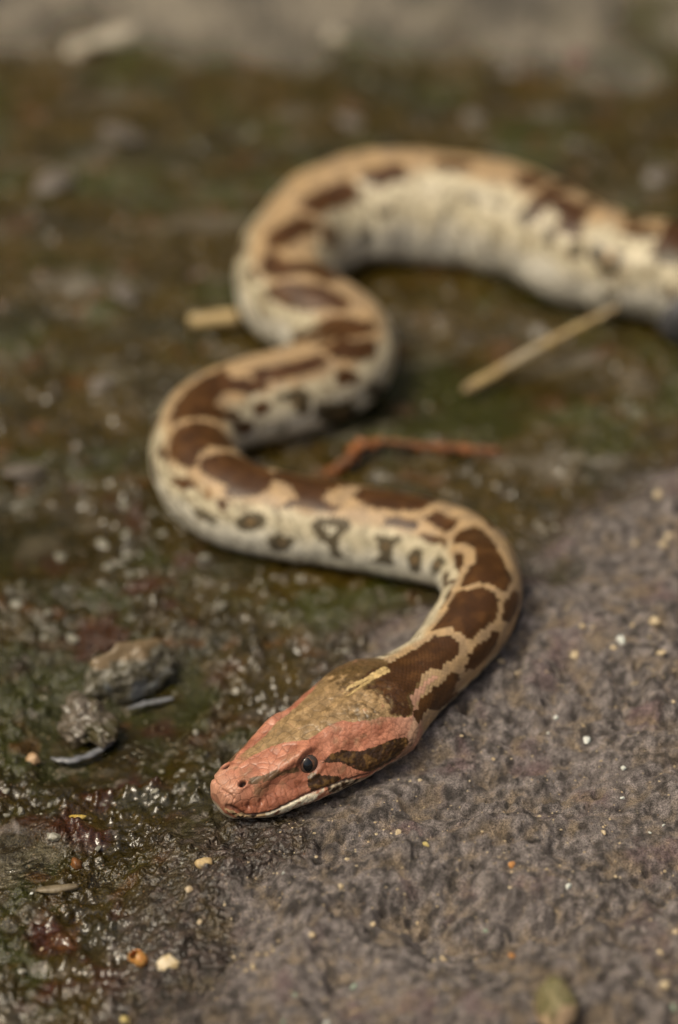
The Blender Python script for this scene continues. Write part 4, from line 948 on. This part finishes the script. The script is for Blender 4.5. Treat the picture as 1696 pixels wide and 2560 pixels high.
# ---- named chips in the wet corner
tag(stone('pebble', P[7][:2], (0.0019, 0.0017, 0.0015), stone_mat('wet orange pebble', (0.20, 0.08, 0.025), (0.10, 0.045, 0.015), 0.15, 700), 301, 3, 0.6, 0.25), 'rounded wet orange brown pebble in the mud', 'pebble')
tag(stone('stone_chip', P[8][:2], (0.0024, 0.0019, 0.0018), stone_mat('cream chip', (0.46, 0.34, 0.17), (0.36, 0.25, 0.12), 0.5, 700, (0.03, 0.03, 0.03)), 302, 3, 0.8, 0.12), 'cream chip with a black side on the damp rock below the snout', 'chip')
tag(stone('stone_chip', P[9][:2], (0.0056, 0.0014, 0.0009), stone_mat('tan flake', (0.20, 0.16, 0.10), (0.13, 0.10, 0.06), 0.45, 700), 303, 3, 0.7, 0.12, 0.12), 'long thin tan flake lying on wet rock', 'chip')
tag(stone('stone_chip', P[10][:2], (0.0026, 0.0008, 0.0008), stone_mat('yellow sliver', (0.45, 0.30, 0.05), (0.36, 0.26, 0.07), 0.4, 700), 304, 3, 0.5, 0.1, -0.05), 'small bright yellow sliver in the mud', 'chip')
tag(stone('pebble', P[12][:2], (0.0020, 0.0018, 0.0018), stone_mat('peach pebble', (0.42, 0.26, 0.13), (0.30, 0.20, 0.12), 0.4, 700), 305, 3, 0.3, 0.2), 'peach coloured pebble in mud beyond the curved water rim', 'pebble')

M_HUSK = NT('amber husk')
_n = M_HUSK.n('TexNoise', i_Scale=900.0, i_Detail=3.0); M_HUSK.l(M_HUSK.n('TexCoord').outputs['Object'], _n.inputs[0])
M_HUSK.l(M_HUSK.mixc(_n.outputs[0], (0.34, 0.145, 0.03), (0.50, 0.27, 0.09)), M_HUSK.b.inputs['Base Color'])
M_HUSK.set(Roughness=0.25, Subsurface_Weight=0.3, Subsurface_Scale=0.002); M_HUSK = M_HUSK.m
def husk(loc, tilt, rz, r, h, label):
    prof = [(0.15, -0.02), (0.7, 0.0), (1.0, 0.35), (1.02, 0.7), (0.95, 1.0), (0.85, 1.02), (0.78, 0.9), (0.76, 0.5), (0.5, 0.2), (0.05, 0.16)]
    n = 20; V = np.zeros((len(prof), n, 3)); rng = np.random.default_rng(int(r * 1e6))
    for i, (a, b) in enumerate(prof):
        for j in range(n):
            t = 2 * math.pi * j / n; w = 1 + 0.09 * math.sin(2 * t + 1) + 0.05 * math.sin(5 * t)
            V[i, j] = (a * r * w * math.cos(t), a * r * w * math.sin(t), b * h * (1 + 0.10 * math.sin(3 * t)))
    o, _ = grid_obj('seed_husk', V, M_HUSK, wrap=True)
    o.rotation_euler = (tilt, 0, rz); o.location = (loc[0], loc[1], gz(loc[0], loc[1]) + 0.0002)
    return tag(o, label, 'husk')
husk(P[4][:2], 0.55, 0.3, 0.0017, 0.0034, 'open amber seed husk with its round mouth up')
husk(P[5][:2], -0.9, 1.0, 0.0018, 0.0030, 'tipped amber seed husk touching the open one')
# shell fragment, a curved flake
g = np.linspace(-1, 1, 18); U, W = np.meshgrid(g, g)
rr = 1 - 0.25 * perlin(U * 1.5 + 3, W * 1.5, 3)
sx, sy = U * np.sqrt(1 - W * W / 2) * 0.0030 * rr, W * np.sqrt(1 - U * U / 2) * 0.0021 * rr
sz = 0.0013 * (1 - 0.8 * U * U - 0.5 * W * W) + 0.0004 * perlin(U * 3, W * 3, 8)
top = np.stack([sx, sy, sz], -1)
shell, _ = grid_obj('shell_fragment', top, stone_mat('shell', (0.62, 0.54, 0.40), (0.50, 0.38, 0.20), 0.4, 700))
md = shell.modifiers.new('thickness', 'SOLIDIFY'); md.thickness = 0.0004
shell.location = (P[6][0], P[6][1], gz(*P[6][:2]) + 0.0003); shell.rotation_euler = (0.35, -0.1, 0.2)
tag(shell, 'broken cream shell fragment beside the amber husks', 'shell')

# ---- loose sand nobody could count
def sand(name, label, n, region, sizes, mat, seed):
    rng = np.random.default_rng(seed); V0, F0 = ICO[1]; V0 = V0[:, :]; VV, FF = [], []
    x = rng.uniform(region[0], region[1], n * 3); y = rng.uniform(region[2], region[3], n * 3)
    h, rock, sd, *_r = height(x, y)
    ok = ((rock > 0.7) if mat is M['cream'] else (rock < 0.4)) & (snake_gap(x, y) > 1.05)
    x, y, h = x[ok][:n], y[ok][:n], h[ok][:n]
    for k in range(len(x)):
        r = rng.uniform(*sizes) * (1 if rng.random() < 0.85 else 1.7)
        B = V0 * (1 + 0.35 * rng.normal(size=(len(V0), 1)) * 0.6) * r * np.array([1, rng.uniform(.6, 1), rng.uniform(.5, .9)])
        VV.append(B + (x[k], y[k], h[k] + r * 0.15)); FF += [[i + k * len(V0) for i in f] for f in F0]
    o = mesh_obj(name, np.concatenate(VV), FF, mat, smooth=False)
    tag(o, label, kind='stuff')
sand('sand', 'fine pale sand grains scattered over the dry rock', 1300, (-0.07, 0.14, 0.45, 0.74), (0.00015, 0.0004), M['cream'], 5)
sand('sand', 'fine pale grains bedded in the wet mud', 700, (-0.13, 0.12, 0.47, 0.95), (0.0002, 0.0006), M['wetpale'], 6)
